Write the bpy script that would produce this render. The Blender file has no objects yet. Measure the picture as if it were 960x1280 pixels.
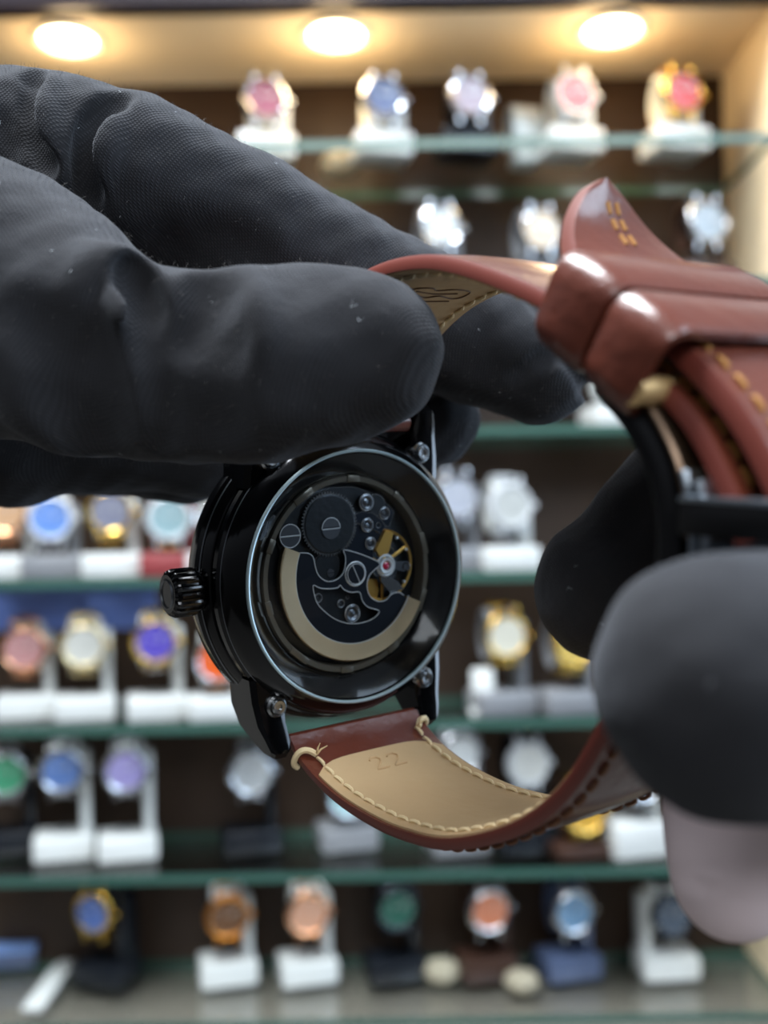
import bpy, bmesh, math, random
import numpy as np
from mathutils import Vector, Matrix
from mathutils.geometry import tessellate_polygon
random.seed(7)
rng = np.random.default_rng(7)
S = bpy.context.scene
COL = S.collection
PI = math.pi

# ------------------------------------------------------------------ camera
F_PX = 1300.0
CAM_LOC = Vector((0, 0, 1.35))
PITCH, ROLL = math.radians(1.54), math.radians(1.0)
CAM_ROT = Matrix.Rotation(math.radians(90) + PITCH, 4, 'X') @ Matrix.Rotation(-ROLL, 4, 'Z')
CAM_M = Matrix.Translation(CAM_LOC) @ CAM_ROT
cd = bpy.data.cameras.new('camera')
cam = bpy.data.objects.new('camera', cd)
COL.objects.link(cam)
cam.matrix_world = CAM_M
cd.sensor_fit = 'AUTO'
cd.sensor_width = 36.0
cd.lens = 36.0 * F_PX / 1280.0
cd.clip_start = 0.01
cd.clip_end = 20
cd.dof.use_dof = True
cd.dof.focus_distance = 0.128
cd.dof.aperture_fstop = 16.5
cd.dof.aperture_blades = 0
S.camera = cam

# ------------------------------------------------------------------ world, lights, exposure
W = bpy.data.worlds.new('shop_ambience')
S.world = W
W.use_nodes = True
_nt = W.node_tree
_tc = _nt.nodes.new('ShaderNodeTexCoord')
_sx = _nt.nodes.new('ShaderNodeSeparateXYZ')
_rp = _nt.nodes.new('ShaderNodeValToRGB')
_mr = _nt.nodes.new('ShaderNodeMapRange')
_mr.inputs['From Min'].default_value = -1
_nt.links.new(_tc.outputs['Generated'], _sx.inputs[0])
_nt.links.new(_sx.outputs['Z'], _mr.inputs['Value'])
_nt.links.new(_mr.outputs['Result'], _rp.inputs['Fac'])
_cr = _rp.color_ramp          # dim floor, mid-grey shop walls, bright ceiling
_cr.elements[0].position, _cr.elements[0].color = 0.30, (0.022, 0.021, 0.020, 1)
_cr.elements[1].position, _cr.elements[1].color = 0.85, (0.30, 0.33, 0.37, 1)
_e = _cr.elements.new(0.55)
_e.color = (0.085, 0.09, 0.10, 1)
_nt.links.new(_rp.outputs['Color'], _nt.nodes['Background'].inputs['Color'])
_nt.nodes['Background'].inputs['Strength'].default_value = 1.0
S.view_settings.view_transform = 'Standard'
S.view_settings.look = 'None'
S.view_settings.gamma = 1.0
S.view_settings.use_curve_mapping = False
S.view_settings.exposure = 0.0


def area(name, loc, target, size, power, col, size_y=None):
    l = bpy.data.lights.new(name, 'AREA')
    l.energy = power
    l.color = col
    l.size = size
    if size_y:
        l.shape = 'RECTANGLE'
        l.size_y = size_y
    o = bpy.data.objects.new(name, l)
    COL.objects.link(o)
    o.location = loc
    o.rotation_euler = (Vector(target) - Vector(loc)).to_track_quat('-Z', 'Y').to_euler()
    return o


# shop ceiling panels (behind and above the photographer) and two cool lights added at the right
area('shop_ceiling_light', (-0.30, 0.22, 2.75), (0, 0.30, 1.3), 1.0, 66, (0.90, 0.95, 1.0), 0.5)
area('shop_front_light', (0.3, -1.5, 2.4), (0, 0.9, 1.15), 1.4, 19, (0.92, 0.96, 1.0), 0.6)
area('cool_upper_light', (1.15, -0.42, 2.15), (0, 0.14, 1.35), 0.7, 16, (0.66, 0.82, 1.0), 0.9)  # cool light added high on the right so the movement's metal catches it
area('cool_side_light', (1.35, 0.55, 1.45), (0, 0.15, 1.35), 0.8, 13, (0.60, 0.78, 1.0), 1.1)  # added at the right to give the bezel its bluish reflection

# ------------------------------------------------------------------ materials


def rgb(r, g, b):
    f = lambda c: (c / 255 / 12.92) if c / 255 <= 0.04045 else ((c / 255 + 0.055) / 1.055) ** 2.4
    return (f(r), f(g), f(b), 1)


def mat(name, col, rough=0.5, metal=0.0, bump=None, coat=0.0, sheen=0.0, spec=0.5, emit=None, noise=None, aniso=0.0):
    m = bpy.data.materials.new(name)
    m.use_nodes = True
    nt = m.node_tree
    b = nt.nodes['Principled BSDF']
    b.inputs['Base Color'].default_value = col
    b.inputs['Roughness'].default_value = rough
    b.inputs['Metallic'].default_value = metal
    b.inputs['Coat Weight'].default_value = coat
    b.inputs['Coat Roughness'].default_value = 0.15
    b.inputs['Specular IOR Level'].default_value = spec
    b.inputs['Sheen Weight'].default_value = sheen
    b.inputs['Anisotropic'].default_value = aniso
    if emit:
        b.inputs['Emission Color'].default_value = emit[0]
        b.inputs['Emission Strength'].default_value = emit[1]
    tc = nt.nodes.new('ShaderNodeTexCoord')
    if noise:      # (scale, col2)
        n = nt.nodes.new('ShaderNodeTexNoise')
        n.inputs['Scale'].default_value = noise[0]
        n.inputs['Detail'].default_value = 5
        nt.links.new(tc.outputs['Object'], n.inputs['Vector'])
        mx = nt.nodes.new('ShaderNodeMix')
        mx.data_type = 'RGBA'
        mx.inputs['A'].default_value = col
        mx.inputs['B'].default_value = noise[1]
        nt.links.new(n.outputs['Fac'], mx.inputs['Factor'])
        nt.links.new(mx.outputs['Result'], b.inputs['Base Color'])
    if bump:       # (scale, distance_m, kind)
        if bump[2] == 'noise':
            n = nt.nodes.new('ShaderNodeTexNoise')
            n.inputs['Detail'].default_value = 4
            out = n.outputs['Fac']
        else:
            n = nt.nodes.new('ShaderNodeTexVoronoi')
            out = n.outputs['Distance']
        n.inputs['Scale'].default_value = bump[0]
        nt.links.new(tc.outputs['Object'], n.inputs['Vector'])
        bp = nt.nodes.new('ShaderNodeBump')
        bp.inputs['Distance'].default_value = bump[1]
        bp.inputs['Strength'].default_value = 1.0
        nt.links.new(out, bp.inputs['Height'])
        nt.links.new(bp.outputs['Normal'], b.inputs['Normal'])
    return m


def glass_mat(name, tint, gloss=1.0, rough=0.02, ior=1.5):
    """a thin pane: mirror reflection by Fresnel over clear transmission"""
    m = bpy.data.materials.new(name)
    m.use_nodes = True
    nt = m.node_tree
    nt.nodes.clear()
    out = nt.nodes.new('ShaderNodeOutputMaterial')
    mix = nt.nodes.new('ShaderNodeMixShader')
    tr = nt.nodes.new('ShaderNodeBsdfTransparent')
    tr.inputs['Color'].default_value = tint
    gl = nt.nodes.new('ShaderNodeBsdfGlossy')
    gl.inputs['Roughness'].default_value = rough
    fr = nt.nodes.new('ShaderNodeFresnel')
    fr.inputs['IOR'].default_value = ior
    mul = nt.nodes.new('ShaderNodeMath')
    mul.operation = 'MULTIPLY'
    mul.inputs[1].default_value = gloss
    nt.links.new(fr.outputs['Fac'], mul.inputs[0])
    nt.links.new(mul.outputs[0], mix.inputs['Fac'])
    nt.links.new(tr.outputs[0], mix.inputs[1])
    nt.links.new(gl.outputs[0], mix.inputs[2])
    nt.links.new(mix.outputs[0], out.inputs['Surface'])
    return m


def fabric_mat(name, col, col2, period=0.00055):
    """black knitted cotton: crossed twill ribs that follow the object, plus fine fuzz"""
    m = bpy.data.materials.new(name)
    m.use_nodes = True
    nt = m.node_tree
    N, L = nt.nodes, nt.links
    b = N['Principled BSDF']
    b.inputs['Roughness'].default_value = 0.9
    b.inputs['Specular IOR Level'].default_value = 0.25
    b.inputs['Sheen Weight'].default_value = 0.16
    b.inputs['Sheen Roughness'].default_value = 0.5
    b.inputs['Sheen Tint'].default_value = (0.75, 0.8, 0.9, 1)
    tc = N.new('ShaderNodeTexCoord')
    waves = []
    for ang in (0.6, -0.6):
        mp = N.new('ShaderNodeMapping')
        mp.inputs['Rotation'].default_value = (0.3, ang, 0.35)
        w = N.new('ShaderNodeTexWave')
        w.bands_direction = 'X'
        w.inputs['Scale'].default_value = 0.314 / period / 1.0
        w.inputs['Distortion'].default_value = 0.6
        w.inputs['Detail'].default_value = 1
        L.new(tc.outputs['Object'], mp.inputs['Vector'])
        L.new(mp.outputs['Vector'], w.inputs['Vector'])
        waves.append(w)
    ad = N.new('ShaderNodeMath')
    ad.operation = 'MULTIPLY'
    L.new(waves[0].outputs['Fac'], ad.inputs[0])
    L.new(waves[1].outputs['Fac'], ad.inputs[1])
    nz = N.new('ShaderNodeTexNoise')
    nz.inputs['Scale'].default_value = 90
    nz.inputs['Detail'].default_value = 8
    L.new(tc.outputs['Object'], nz.inputs['Vector'])
    mx = N.new('ShaderNodeMix')
    mx.data_type = 'RGBA'
    mx.inputs['A'].default_value = col
    mx.inputs['B'].default_value = col2
    L.new(nz.outputs['Fac'], mx.inputs['Factor'])
    mx2 = N.new('ShaderNodeMix')
    mx2.data_type = 'RGBA'
    mx2.blend_type = 'MULTIPLY'
    mx2.inputs['Factor'].default_value = 0.45
    L.new(mx.outputs['Result'], mx2.inputs['A'])
    L.new(ad.outputs[0], mx2.inputs['B'])
    L.new(mx2.outputs['Result'], b.inputs['Base Color'])
    bp = N.new('ShaderNodeBump')
    bp.inputs['Distance'].default_value = 0.00007
    bp.inputs['Strength'].default_value = 0.9
    L.new(ad.outputs[0], bp.inputs['Height'])
    n2 = N.new('ShaderNodeTexNoise')
    n2.inputs['Scale'].default_value = 260
    n2.inputs['Detail'].default_value = 5
    L.new(tc.outputs['Object'], n2.inputs['Vector'])
    bp2 = N.new('ShaderNodeBump')
    bp2.inputs['Distance'].default_value = 0.0006
    bp2.inputs['Strength'].default_value = 0.5
    L.new(n2.outputs['Fac'], bp2.inputs['Height'])
    L.new(bp.outputs['Normal'], bp2.inputs['Normal'])
    L.new(bp2.outputs['Normal'], b.inputs['Normal'])
    return m


M = {}
M['glove'] = fabric_mat('black_glove_knit', rgb(34, 34, 37), rgb(52, 52, 56), 0.00032)
M['lint'] = mat('pale_lint', rgb(170, 175, 180), 0.9)
M['fuzz'] = mat('black_fuzz', rgb(74, 71, 69), 0.8)
M['skin'] = mat('pale_mauve_fabric', rgb(250, 230, 233), 0.75, bump=(900, 0.0001, 'noise'))
M['black_metal'] = mat('black_plated_steel', rgb(18, 19, 22), 0.10, 0.85, coat=0.6, spec=0.6)
M['black_gloss'] = mat('black_gloss_ring', rgb(5, 6, 8), 0.07, 0.0, coat=0.5, spec=0.35)
M['blue_edge'] = mat('blue_coated_edge', rgb(176, 196, 202), 0.25, 0.5)
M['clear_ring'] = mat('smoked_holder', rgb(116, 110, 98), 0.28, 0.5, bump=(500, 0.00012, 'noise'))
M['crystal'] = glass_mat('caseback_crystal', (0.97, 0.99, 1, 1), 0.55)
M['plate'] = mat('dark_mainplate', rgb(66, 70, 74), 0.34, 0.9, bump=(1400, 0.00005, 'noise'))
M['bridge'] = mat('blue_black_bridge', rgb(54, 62, 74), 0.28, 0.9)
M['rotor_plate'] = mat('dark_polished_rotor', rgb(62, 68, 78), 0.30, 0.9, bump=(900, 0.00002, 'noise'))
M['edge_steel'] = mat('bright_bevel_steel', rgb(235, 238, 240), 0.42, 0.75)  # pale, half-diffuse steel; glints on bevel edges put into the colour
M['steel'] = mat('steel', rgb(165, 168, 170), 0.25, 1.0)
M['dark_steel'] = mat('dark_steel', rgb(118, 122, 128), 0.32, 1.0)
M['gold'] = mat('gilt_brass', rgb(225, 178, 96), 0.36, 1.0)
M['cream_brass'] = mat('cream_brass', rgb(214, 178, 124), 0.45, 0.5)
M['ruby'] = mat('ruby_jewel', rgb(190, 30, 70), 0.1, 0.0, coat=1)
M['leather'] = mat('red_brown_leather', rgb(108, 53, 37), 0.34, 0.0, bump=(420, 0.00025, 'noise'), coat=0.55,
                   noise=(120, rgb(88, 39, 27)))
M['leather_edge'] = mat('burgundy_edge_paint', rgb(116, 54, 44), 0.40)
M['lining'] = mat('tan_lining', rgb(196, 166, 124), 0.7, bump=(600, 0.00012, 'noise'), noise=(80, rgb(186, 154, 112)))
M['thread'] = mat('cream_thread', rgb(226, 204, 160), 0.8)
M['gold_thread'] = mat('gold_thread', rgb(168, 116, 52), 0.7)
M['clasp_dark'] = mat('black_clasp', rgb(34, 34, 36), 0.30, 0.7)
M['clasp_steel'] = mat('brushed_clasp_steel', rgb(170, 180, 190), 0.28, 1.0)
M['clasp_bronze'] = mat('worn_bronze_edge', rgb(120, 100, 84), 0.35, 0.9)
M['brushed'] = None


def brushed_rotor():
    m = bpy.data.materials.new('brushed_rotor_weight')
    m.use_nodes = True
    nt = m.node_tree
    N, L = nt.nodes, nt.links
    b = N['Principled BSDF']
    b.inputs['Base Color'].default_value = rgb(226, 202, 164)
    b.inputs['Metallic'].default_value = 1
    b.inputs['Roughness'].default_value = 0.34
    b.inputs['Anisotropic'].default_value = 0.75
    tg = N.new('ShaderNodeTangent')
    tg.direction_type = 'RADIAL'
    tg.axis = 'Z'
    L.new(tg.outputs[0], b.inputs['Tangent'])
    tc = N.new('ShaderNodeTexCoord')
    mp = N.new('ShaderNodeMapping')
    mp.inputs['Location'].default_value = (-0.0009, 0, 0)
    L.new(tc.outputs['Object'], mp.inputs['Vector'])
    w = N.new('ShaderNodeTexWave')
    w.wave_type = 'RINGS'
    w.rings_direction = 'Z'
    w.inputs['Scale'].default_value = 3600
    w.inputs['Distortion'].default_value = 3.5
    w.inputs['Detail'].default_value = 3
    L.new(mp.outputs['Vector'], w.inputs['Vector'])
    bp = N.new('ShaderNodeBump')
    bp.inputs['Distance'].default_value = 0.00003
    L.new(w.outputs['Fac'], bp.inputs['Height'])
    L.new(bp.outputs['Normal'], b.inputs['Normal'])
    return m


M['brushed'] = brushed_rotor()

# ------------------------------------------------------------------ mesh helpers


def link(name, V, Fc, m, parent=None, smooth=True, mats=None, fm=None):
    me = bpy.data.meshes.new(name)
    me.from_pydata([tuple(map(float, v)) for v in V], [], [tuple(f) for f in Fc])
    for mm in (mats or [m]):
        me.materials.append(mm)
    if fm is not None:
        me.polygons.foreach_set('material_index', list(fm))
    me.polygons.foreach_set('use_smooth', [smooth] * len(me.polygons))
    me.update()
    o = bpy.data.objects.new(name, me)
    COL.objects.link(o)
    if parent:
        o.parent = parent
    return o


def auto_smooth(o, ang=35):
    me = o.data
    bm = bmesh.new()
    bm.from_mesh(me)
    for e in bm.edges:
        if len(e.link_faces) == 2 and e.calc_face_angle(0) > math.radians(ang):
            e.smooth = False
    bm.to_mesh(me)
    bm.free()
    return o


def fix_normals(o):
    bm = bmesh.new()
    bm.from_mesh(o.data)
    bmesh.ops.recalc_face_normals(bm, faces=bm.faces)
    bm.to_mesh(o.data)
    bm.free()
    return o


class MB:
    """collects shapes into one mesh (units given by scale)"""

    def __init__(s, k=0.001):
        s.V, s.F, s.mi, s.k, s.cur = [], [], [], k, 0

    def add(s, V, Fc):
        n = len(s.V)
        s.V += [tuple(v) for v in V]
        s.F += [tuple(i + n for i in f) for f in Fc]
        s.mi += [s.cur] * len(Fc)
        return s

    def lathe(s, prof, n=64, c=(0, 0, 0), ax='Z', closed=False, a0=0, a1=2 * PI):
        full = abs(a1 - a0 - 2 * PI) < 1e-6
        cols = n if full else n + 1
        V = []
        for i in range(cols):
            a = a0 + (a1 - a0) * i / n
            for r, z in prof:
                p = (r * math.cos(a), r * math.sin(a), z)
                if ax == 'X':
                    p = (p[2], p[0], p[1])
                if ax == 'Y':
                    p = (p[0], p[2], p[1])
                V.append((p[0] + c[0], p[1] + c[1], p[2] + c[2]))
        k = len(prof)
        Fc = []
        for i in range(n):
            j = (i + 1) % cols
            for q in range(k if closed else k - 1):
                q2 = (q + 1) % k
                Fc.append((i * k + q, j * k + q, j * k + q2, i * k + q2))
        if not full and closed:
            Fc.append(tuple(range(k)))
            Fc.append(tuple((cols - 1) * k + q for q in reversed(range(k))))
        return s.add(V, Fc)

    def prism(s, poly, z0, z1, holes=(), bevel=0.0):
        loops = [list(poly)] + [list(h) for h in holes]
        flat = [p for l in loops for p in l]
        tris = tessellate_polygon([[Vector((p[0], p[1], 0)) for p in l] for l in loops])
        n = len(flat)
        V = [(p[0], p[1], z0) for p in flat] + [(p[0], p[1], z1) for p in flat]
        Fc = [tuple(t) for t in tris] + [tuple(i + n for i in reversed(t)) for t in tris]
        k = 0
        for l in loops:
            m = len(l)
            for i in range(m):
                j = (i + 1) % m
                Fc.append((k + i, k + j, n + k + j, n + k + i))
            k += m
        return s.add(V, Fc)

    def box(s, c, d, R=None, bev=0.0):
        bm = bmesh.new()
        bmesh.ops.create_cube(bm, size=1)
        bmesh.ops.scale(bm, vec=Vector(d), verts=bm.verts)
        if bev > 0:
            bmesh.ops.bevel(bm, geom=list(bm.edges), offset=bev, segments=2, affect='EDGES', profile=0.5)
        bm.verts.index_update()
        V = []
        for v in bm.verts:
            p = v.co.copy()
            if R is not None:
                p = R @ p
            V.append((p.x + c[0], p.y + c[1], p.z + c[2]))
        Fc = [[v.index for v in f.verts] for f in bm.faces]
        bm.free()
        return s.add(V, Fc)

    def tube(s, pts, r, n=8, closed=False):
        P = [Vector(p) for p in pts]
        m = len(P)
        V = []
        up = None
        for i, p in enumerate(P):
            if closed:
                t = P[(i + 1) % m] - P[i - 1]
            else:
                t = P[min(i + 1, m - 1)] - P[max(i - 1, 0)]
            t.normalize()
            if up is None:
                up = Vector((0, 0, 1)) if abs(t.z) < 0.9 else Vector((1, 0, 0))
            a = t.cross(up).normalized()
            b = a.cross(t).normalized()
            up = b
            rr = r[i] if isinstance(r, (list, tuple)) else r
            for q in range(n):
                w = 2 * PI * q / n
                V.append(p + a * (rr * math.cos(w)) + b * (rr * math.sin(w)))
        Fc = []
        for i in range(m if closed else m - 1):
            j = (i + 1) % m
            for q in range(n):
                q2 = (q + 1) % n
                Fc.append((i * n + q, i * n + q2, j * n + q2, j * n + q))
        if not closed:
            Fc.append(tuple(reversed(range(n))))
            Fc.append(tuple((m - 1) * n + q for q in range(n)))
        return s.add(V, Fc)

    def build(s, name, m, parent=None, smooth=True, ang=35, mats=None):
        V = [(v[0] * s.k, v[1] * s.k, v[2] * s.k) for v in s.V]
        o = link(name, V, s.F, m, parent, smooth, mats, s.mi if mats else None)
        fix_normals(o)
        if smooth:
            auto_smooth(o, ang)
        return o


def circle(cx, cy, r, n=32, a0=0, a1=2 * PI, end=False):
    k = n + 1 if end else n
    return [(cx + r * math.cos(a0 + (a1 - a0) * i / n), cy + r * math.sin(a0 + (a1 - a0) * i / n)) for i in range(k)]


def spline(P, per=8, closed=False):
    """Catmull-Rom through points of any dimension"""
    P = [np.array(p, float) for p in P]
    n = len(P)
    out = []
    for i in range(n if closed else n - 1):
        if closed:
            a, b, c, d = P[i - 1], P[i], P[(i + 1) % n], P[(i + 2) % n]
        else:
            a, b, c, d = P[max(i - 1, 0)], P[i], P[i + 1], P[min(i + 2, n - 1)]
        for k in range(per):
            t = k / per
            out.append(0.5 * (2 * b + (c - a) * t + (2 * a - 5 * b + 4 * c - d) * t * t + (3 * b - a - 3 * c + d) * t ** 3))
    if not closed:
        out.append(P[-1])
    return out


def tag(o, label, cat, group=None):
    o['label'] = label
    o['category'] = cat
    if group:
        o['group'] = group
    return o


def empty(name, loc=(0, 0, 0), rz=0, mw=None):
    o = bpy.data.objects.new(name, None)
    COL.objects.link(o)
    o.empty_display_size = 0.01
    if mw is not None:
        o.matrix_world = mw
    else:
        o.location = loc
        o.rotation_euler = (0, 0, rz)
    return o


def at(px, py, d):
    """world point seen at a photograph position and a depth in metres"""
    return CAM_M @ Vector(((px - 480) / F_PX * d, (640 - py) / F_PX * d, -d))


# ================================================================== THE CABINET
YF, YB = 0.88, 1.01                      # front and back of the glass shelves
HZ = CAM_LOC.z


def shelf_z(py):                          # height of a shelf whose front edge is seen at py (centre of the frame)
    return HZ + (675 - py) / F_PX * YF


XL, XR = -0.62, 0.340
Z_CEIL = HZ + 0.4506
M['wood'] = mat('dark_walnut_panel', rgb(58, 42, 30), 0.5, noise=(9, rgb(34, 25, 19)), spec=0.25)
M['cream'] = mat('cream_laminate', rgb(226, 206, 172), 0.5)
M['frame'] = mat('dark_frame', rgb(46, 38, 44), 0.4)
M['shelf_glass'] = glass_mat('shelf_glass', (0.985, 0.995, 0.99, 1), 0.7, 0.03)
M['shelf_edge'] = mat('green_glass_edge', rgb(62, 96, 86), 0.2, coat=0.4)
M['lamp'] = mat('downlight_lens', rgb(255, 240, 210), 0.5, emit=((1.0, 0.80, 0.50, 1), 22))
M['lamp_rim'] = mat('downlight_rim', rgb(235, 225, 205), 0.4)
M['floor'] = mat('floor_tile', rgb(120, 116, 110), 0.35)

fl = MB(1).box((0, 0.2, -0.02), (5, 4, 0.04)).build('floor', M['floor'], None, False)
fl['kind'] = 'structure'
wl = MB(1).box((0, 1.09, 1.3), (5, 0.06, 2.6)).build('wall_back', mat('wall_paint', rgb(150, 146, 140), 0.7), None, False)
wl['kind'] = 'structure'

cab = empty('display_cabinet', (0, YB, 0))
tag(cab, 'tall lit display cabinet with dark walnut back and cream top', 'cabinet')


def cabpart(name, c, d, m, bev=0.001):
    o = MB(1).box((c[0], c[1] - YB, c[2]), d, None, bev).build(name, m, cab, True, 30)
    return o


xc, xw = (XL + XR) / 2, XR - XL
ztop = Z_CEIL
cabpart('back_panel', (xc, YB + 0.011, (0.5 + ztop) / 2), (xw + 0.04, 0.018, ztop - 0.5 + 0.02), M['wood'])
cabpart('top_panel', (xc, (YF + YB) / 2, ztop + 0.012), (xw + 0.04, YB - YF + 0.03, 0.024), M['cream'])
cabpart('side_panel', (XR + 0.011, (YF + YB) / 2 + 0.003, (0.5 + ztop) / 2), (0.022, YB - YF + 0.012, ztop - 0.5), M['cream'])
cabpart('side_panel', (XL - 0.011, (YF + YB) / 2 + 0.003, (0.5 + ztop) / 2), (0.022, YB - YF + 0.012, ztop - 0.5), M['cream'])
cabpart('fascia', (xc, YF - 0.012, ztop + 0.055), (xw + 0.16, 0.02, 0.11), M['frame'])
cabpart('front_post', (XR + 0.036, YF - 0.012, (ztop) / 2), (0.062, 0.02, ztop), M['frame'])
cabpart('front_post', (XL - 0.036, YF - 0.012, (ztop) / 2), (0.062, 0.02, ztop), M['frame'])
cabpart('bottom_panel', (xc, (YF + YB) / 2 + .004, shelf_z(1266) - .0135), (xw, YB - YF - .010, .010), mat('grey_laminate', rgb(178, 171, 158), .5))
cabpart('plinth', (xc, (YF + YB) / 2, 0.25), (xw + 0.04, YB - YF + 0.02, 0.5), M['wood'])

SH = {}
shelf_rows = [('A', 170, 'glass shelf uppermost in the cabinet, just under the downlights'),
              ('B', 352.5, 'glass shelf second from the top, crossing behind the brown keeper'),
              ('C', 535, 'glass shelf level with the black fingertip behind the strap'),
              ('D', 717.5, 'glass shelf above the blue strip, level with the crown'),
              ('E', 900, 'glass shelf below the blue strip, behind the lower lugs'),
              ('F', 1085, 'glass shelf just under the lowest bend of the tan strap'),
              ('G', 1266, 'glass shelf at the bottom of the picture')]
TH = 0.0075
for key, py, lab in shelf_rows:
    z = shelf_z(py)
    SH[key] = z                          # top surface of the shelf (front edge seen just below)
    mb = MB(1)
    # top/bottom are glass, the polished rim is green
    x0, x1, y0, y1 = XL + .0003, XR - .0003, YF, YB + 0.0017
    V = [(x0, y0, z - TH), (x1, y0, z - TH), (x1, y1, z - TH), (x0, y1, z - TH), (x0, y0, z), (x1, y0, z), (x1, y1, z), (x0, y1, z)]
    mb.cur = 0
    mb.add(V, [(0, 3, 2, 1), (4, 5, 6, 7)])
    mb.cur = 1
    mb.add(V, [(0, 1, 5, 4), (1, 2, 6, 5), (2, 3, 7, 6), (3, 0, 4, 7)])
    o = mb.build('glass_shelf', None, None, False, mats=[M['shelf_glass'], M['shelf_edge']])
    tag(o, lab, 'shelf', 'glass shelves')

# downlights in the cabinet top
for px, py, lab in ((85, 50, 'round warm downlight at the left of the cabinet top'),
                    (420, 40, 'round warm downlight in the middle of the cabinet top'),
                    (765, 33, 'round warm downlight at the right of the cabinet top')):
    p = at(px, py, 0.9225)
    t = empty('downlight', (p.x, p.y, Z_CEIL))
    tag(t, lab, 'ceiling light', 'cabinet downlights')
    MB(1).lathe([(0.0235, -0.0005), (0.0245, -0.004), (0.029, -0.004), (0.0305, -0.002), (0.0305, 0.001), (0.0235, 0.001)], 40, closed=True).build('rim', M['lamp_rim'], t)
    MB(1).lathe([(0.0001, -0.0055), (0.012, -0.005), (0.020, -0.0035), (0.0236, -0.0008)], 40).build('lens', M['lamp'], t)
    l = bpy.data.lights.new('downlight_beam', 'POINT')
    l.energy = 0.34
    l.color = (1.0, 0.72, 0.40)
    l.shadow_soft_size = 0.02
    lo = bpy.data.objects.new('downlight_beam', l)
    COL.objects.link(lo)
    lo.parent = t
    lo.location = (0, 0, -0.030)

# ================================================================== DISPLAY WATCHES AND STANDS
M['acrylic_white'] = mat('white_acrylic', rgb(212, 215, 213), 0.22, coat=0.3)
M['acrylic_grey'] = mat('grey_acrylic', rgb(128, 130, 134), 0.3)
M['acrylic_black'] = mat('black_acrylic', rgb(20, 24, 30), 0.25)
M['acrylic_navy'] = mat('slate_blue_acrylic', rgb(76, 88, 116), 0.3)
M['acrylic_red'] = mat('dusky_red_acrylic', rgb(140, 60, 62), 0.35)
M['acrylic_brown'] = mat('dark_brown_acrylic', rgb(62, 42, 34), 0.3)
M['acrylic_clear'] = mat('frosted_clear_acrylic', rgb(206, 214, 212), 0.12, spec=0.8)
STANDM = dict(w='acrylic_white', g='acrylic_grey', k='acrylic_black', n='acrylic_navy', r='acrylic_red', b='acrylic_brown', c='acrylic_clear')
MET = dict(silver=mat('polished_silver', rgb(214, 216, 220), 0.17, 1.0), gold=mat('polished_gold', rgb(232, 192, 98), 0.19, 1.0),
           rose=mat('rose_gold', rgb(236, 176, 134), 0.19, 1.0), black=mat('gunmetal', rgb(56, 60, 66), 0.26, 0.9),
           white=mat('white_ceramic', rgb(206, 210, 214), 0.25, coat=0.4), orange=mat('amber_gold', rgb(214, 140, 62), 0.3, 1.0),
           cream=mat('cream_gold', rgb(240, 220, 170), 0.25, 0.8), red=mat('red_rubber', rgb(190, 50, 40), 0.5),
           brown=mat('brown_strap', rgb(90, 58, 42), 0.55))
DIALM = {}


def dialm(c):
    if c not in DIALM:
        DIALM[c] = mat('dial_%d' % len(DIALM), rgb(*c), 0.3, 0.15, coat=0.5)
    return DIALM[c]


M['hand'] = mat('watch_hand', rgb(225, 225, 220), 0.3, 0.6)


def proto_mesh(mb, name):
    o = mb.build(name, MET['silver'])
    me = o.data
    bpy.data.objects.remove(o)
    return me


PM = {}
PM['case'] = proto_mesh(MB().lathe([(0.01, 4), (16, 4), (18.6, 3), (20, 1), (20, -2.2), (18.8, -3.8), (17.8, -4)], 40, ax='Y')
                        .box((-9.5, -0.5, 21), (3.2, 4.5, 8), None, .6).box((9.5, -0.5, 21), (3.2, 4.5, 8), None, .6)
                        .box((-9.5, -0.5, -21), (3.2, 4.5, 8), None, .6).box((9.5, -0.5, -21), (3.2, 4.5, 8), None, .6), 'case')
PM['bezel'] = proto_mesh(MB().lathe([(19, -3.6), (18.6, -5.4), (17.4, -6.0), (16.2, -5.4), (15.8, -4.2), (15.8, -3.6)], 40, ax='Y', closed=True), 'bezel')
_d = MB().lathe([(0.01, -4.4), (15.9, -4.3), (15.9, -3.5), (0.01, -3.5)], 36, ax='Y')
PM['dial'] = proto_mesh(_d, 'dial')
_h = MB()
for k in range(12):
    a = k * PI / 6
    _h.box((12.6 * math.sin(a), -4.7, 12.6 * math.cos(a)), (1.2, 0.5, 3.0), Matrix.Rotation(a, 3, 'Y'))
PM['markers'] = proto_mesh(_h, 'markers')
_h = MB()
for a, ln in ((-0.9, 7), (0.95, 11)):
    _h.box((ln / 2 * math.sin(a), -5.1, ln / 2 * math.cos(a)), (1.1, 0.4, ln), Matrix.Rotation(a, 3, 'Y'))
PM['hands'] = proto_mesh(_h, 'hands')
PM['crown'] = proto_mesh(MB().lathe([(0.01, 24.2), (2.6, 24.0), (3.0, 23.4), (3.0, 20.6), (1.6, 20.0), (1.6, 18.5)], 16, ax='X'), 'crown')
# bracelet: links round an oval loop behind the case (loop centre 20 mm behind the dial)
_b = MB()
NL = 26
for k in range(NL):
    a = math.radians(66) + math.radians(228) * (k + 0.5) / NL     # measured from the front (-Y)
    y, z = 20 - 23.5 * math.cos(a), 26.5 * math.sin(a)
    ta = math.atan2(26.5 * math.cos(a), 23.5 * math.sin(a))
    w = 19.5 - 3.5 * math.sin((k + .5) / NL * PI)
    ln = 4.1
    R = Matrix.Rotation(ta, 3, 'X')
    for xx, ww in ((-w * .34, w * .3), (0, w * .34), (w * .34, w * .3)):
        _b.box((xx, y, z), (ww, ln, 2.8), R, .45)
PM['bracelet'] = proto_mesh(_b, 'bracelet')


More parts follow.
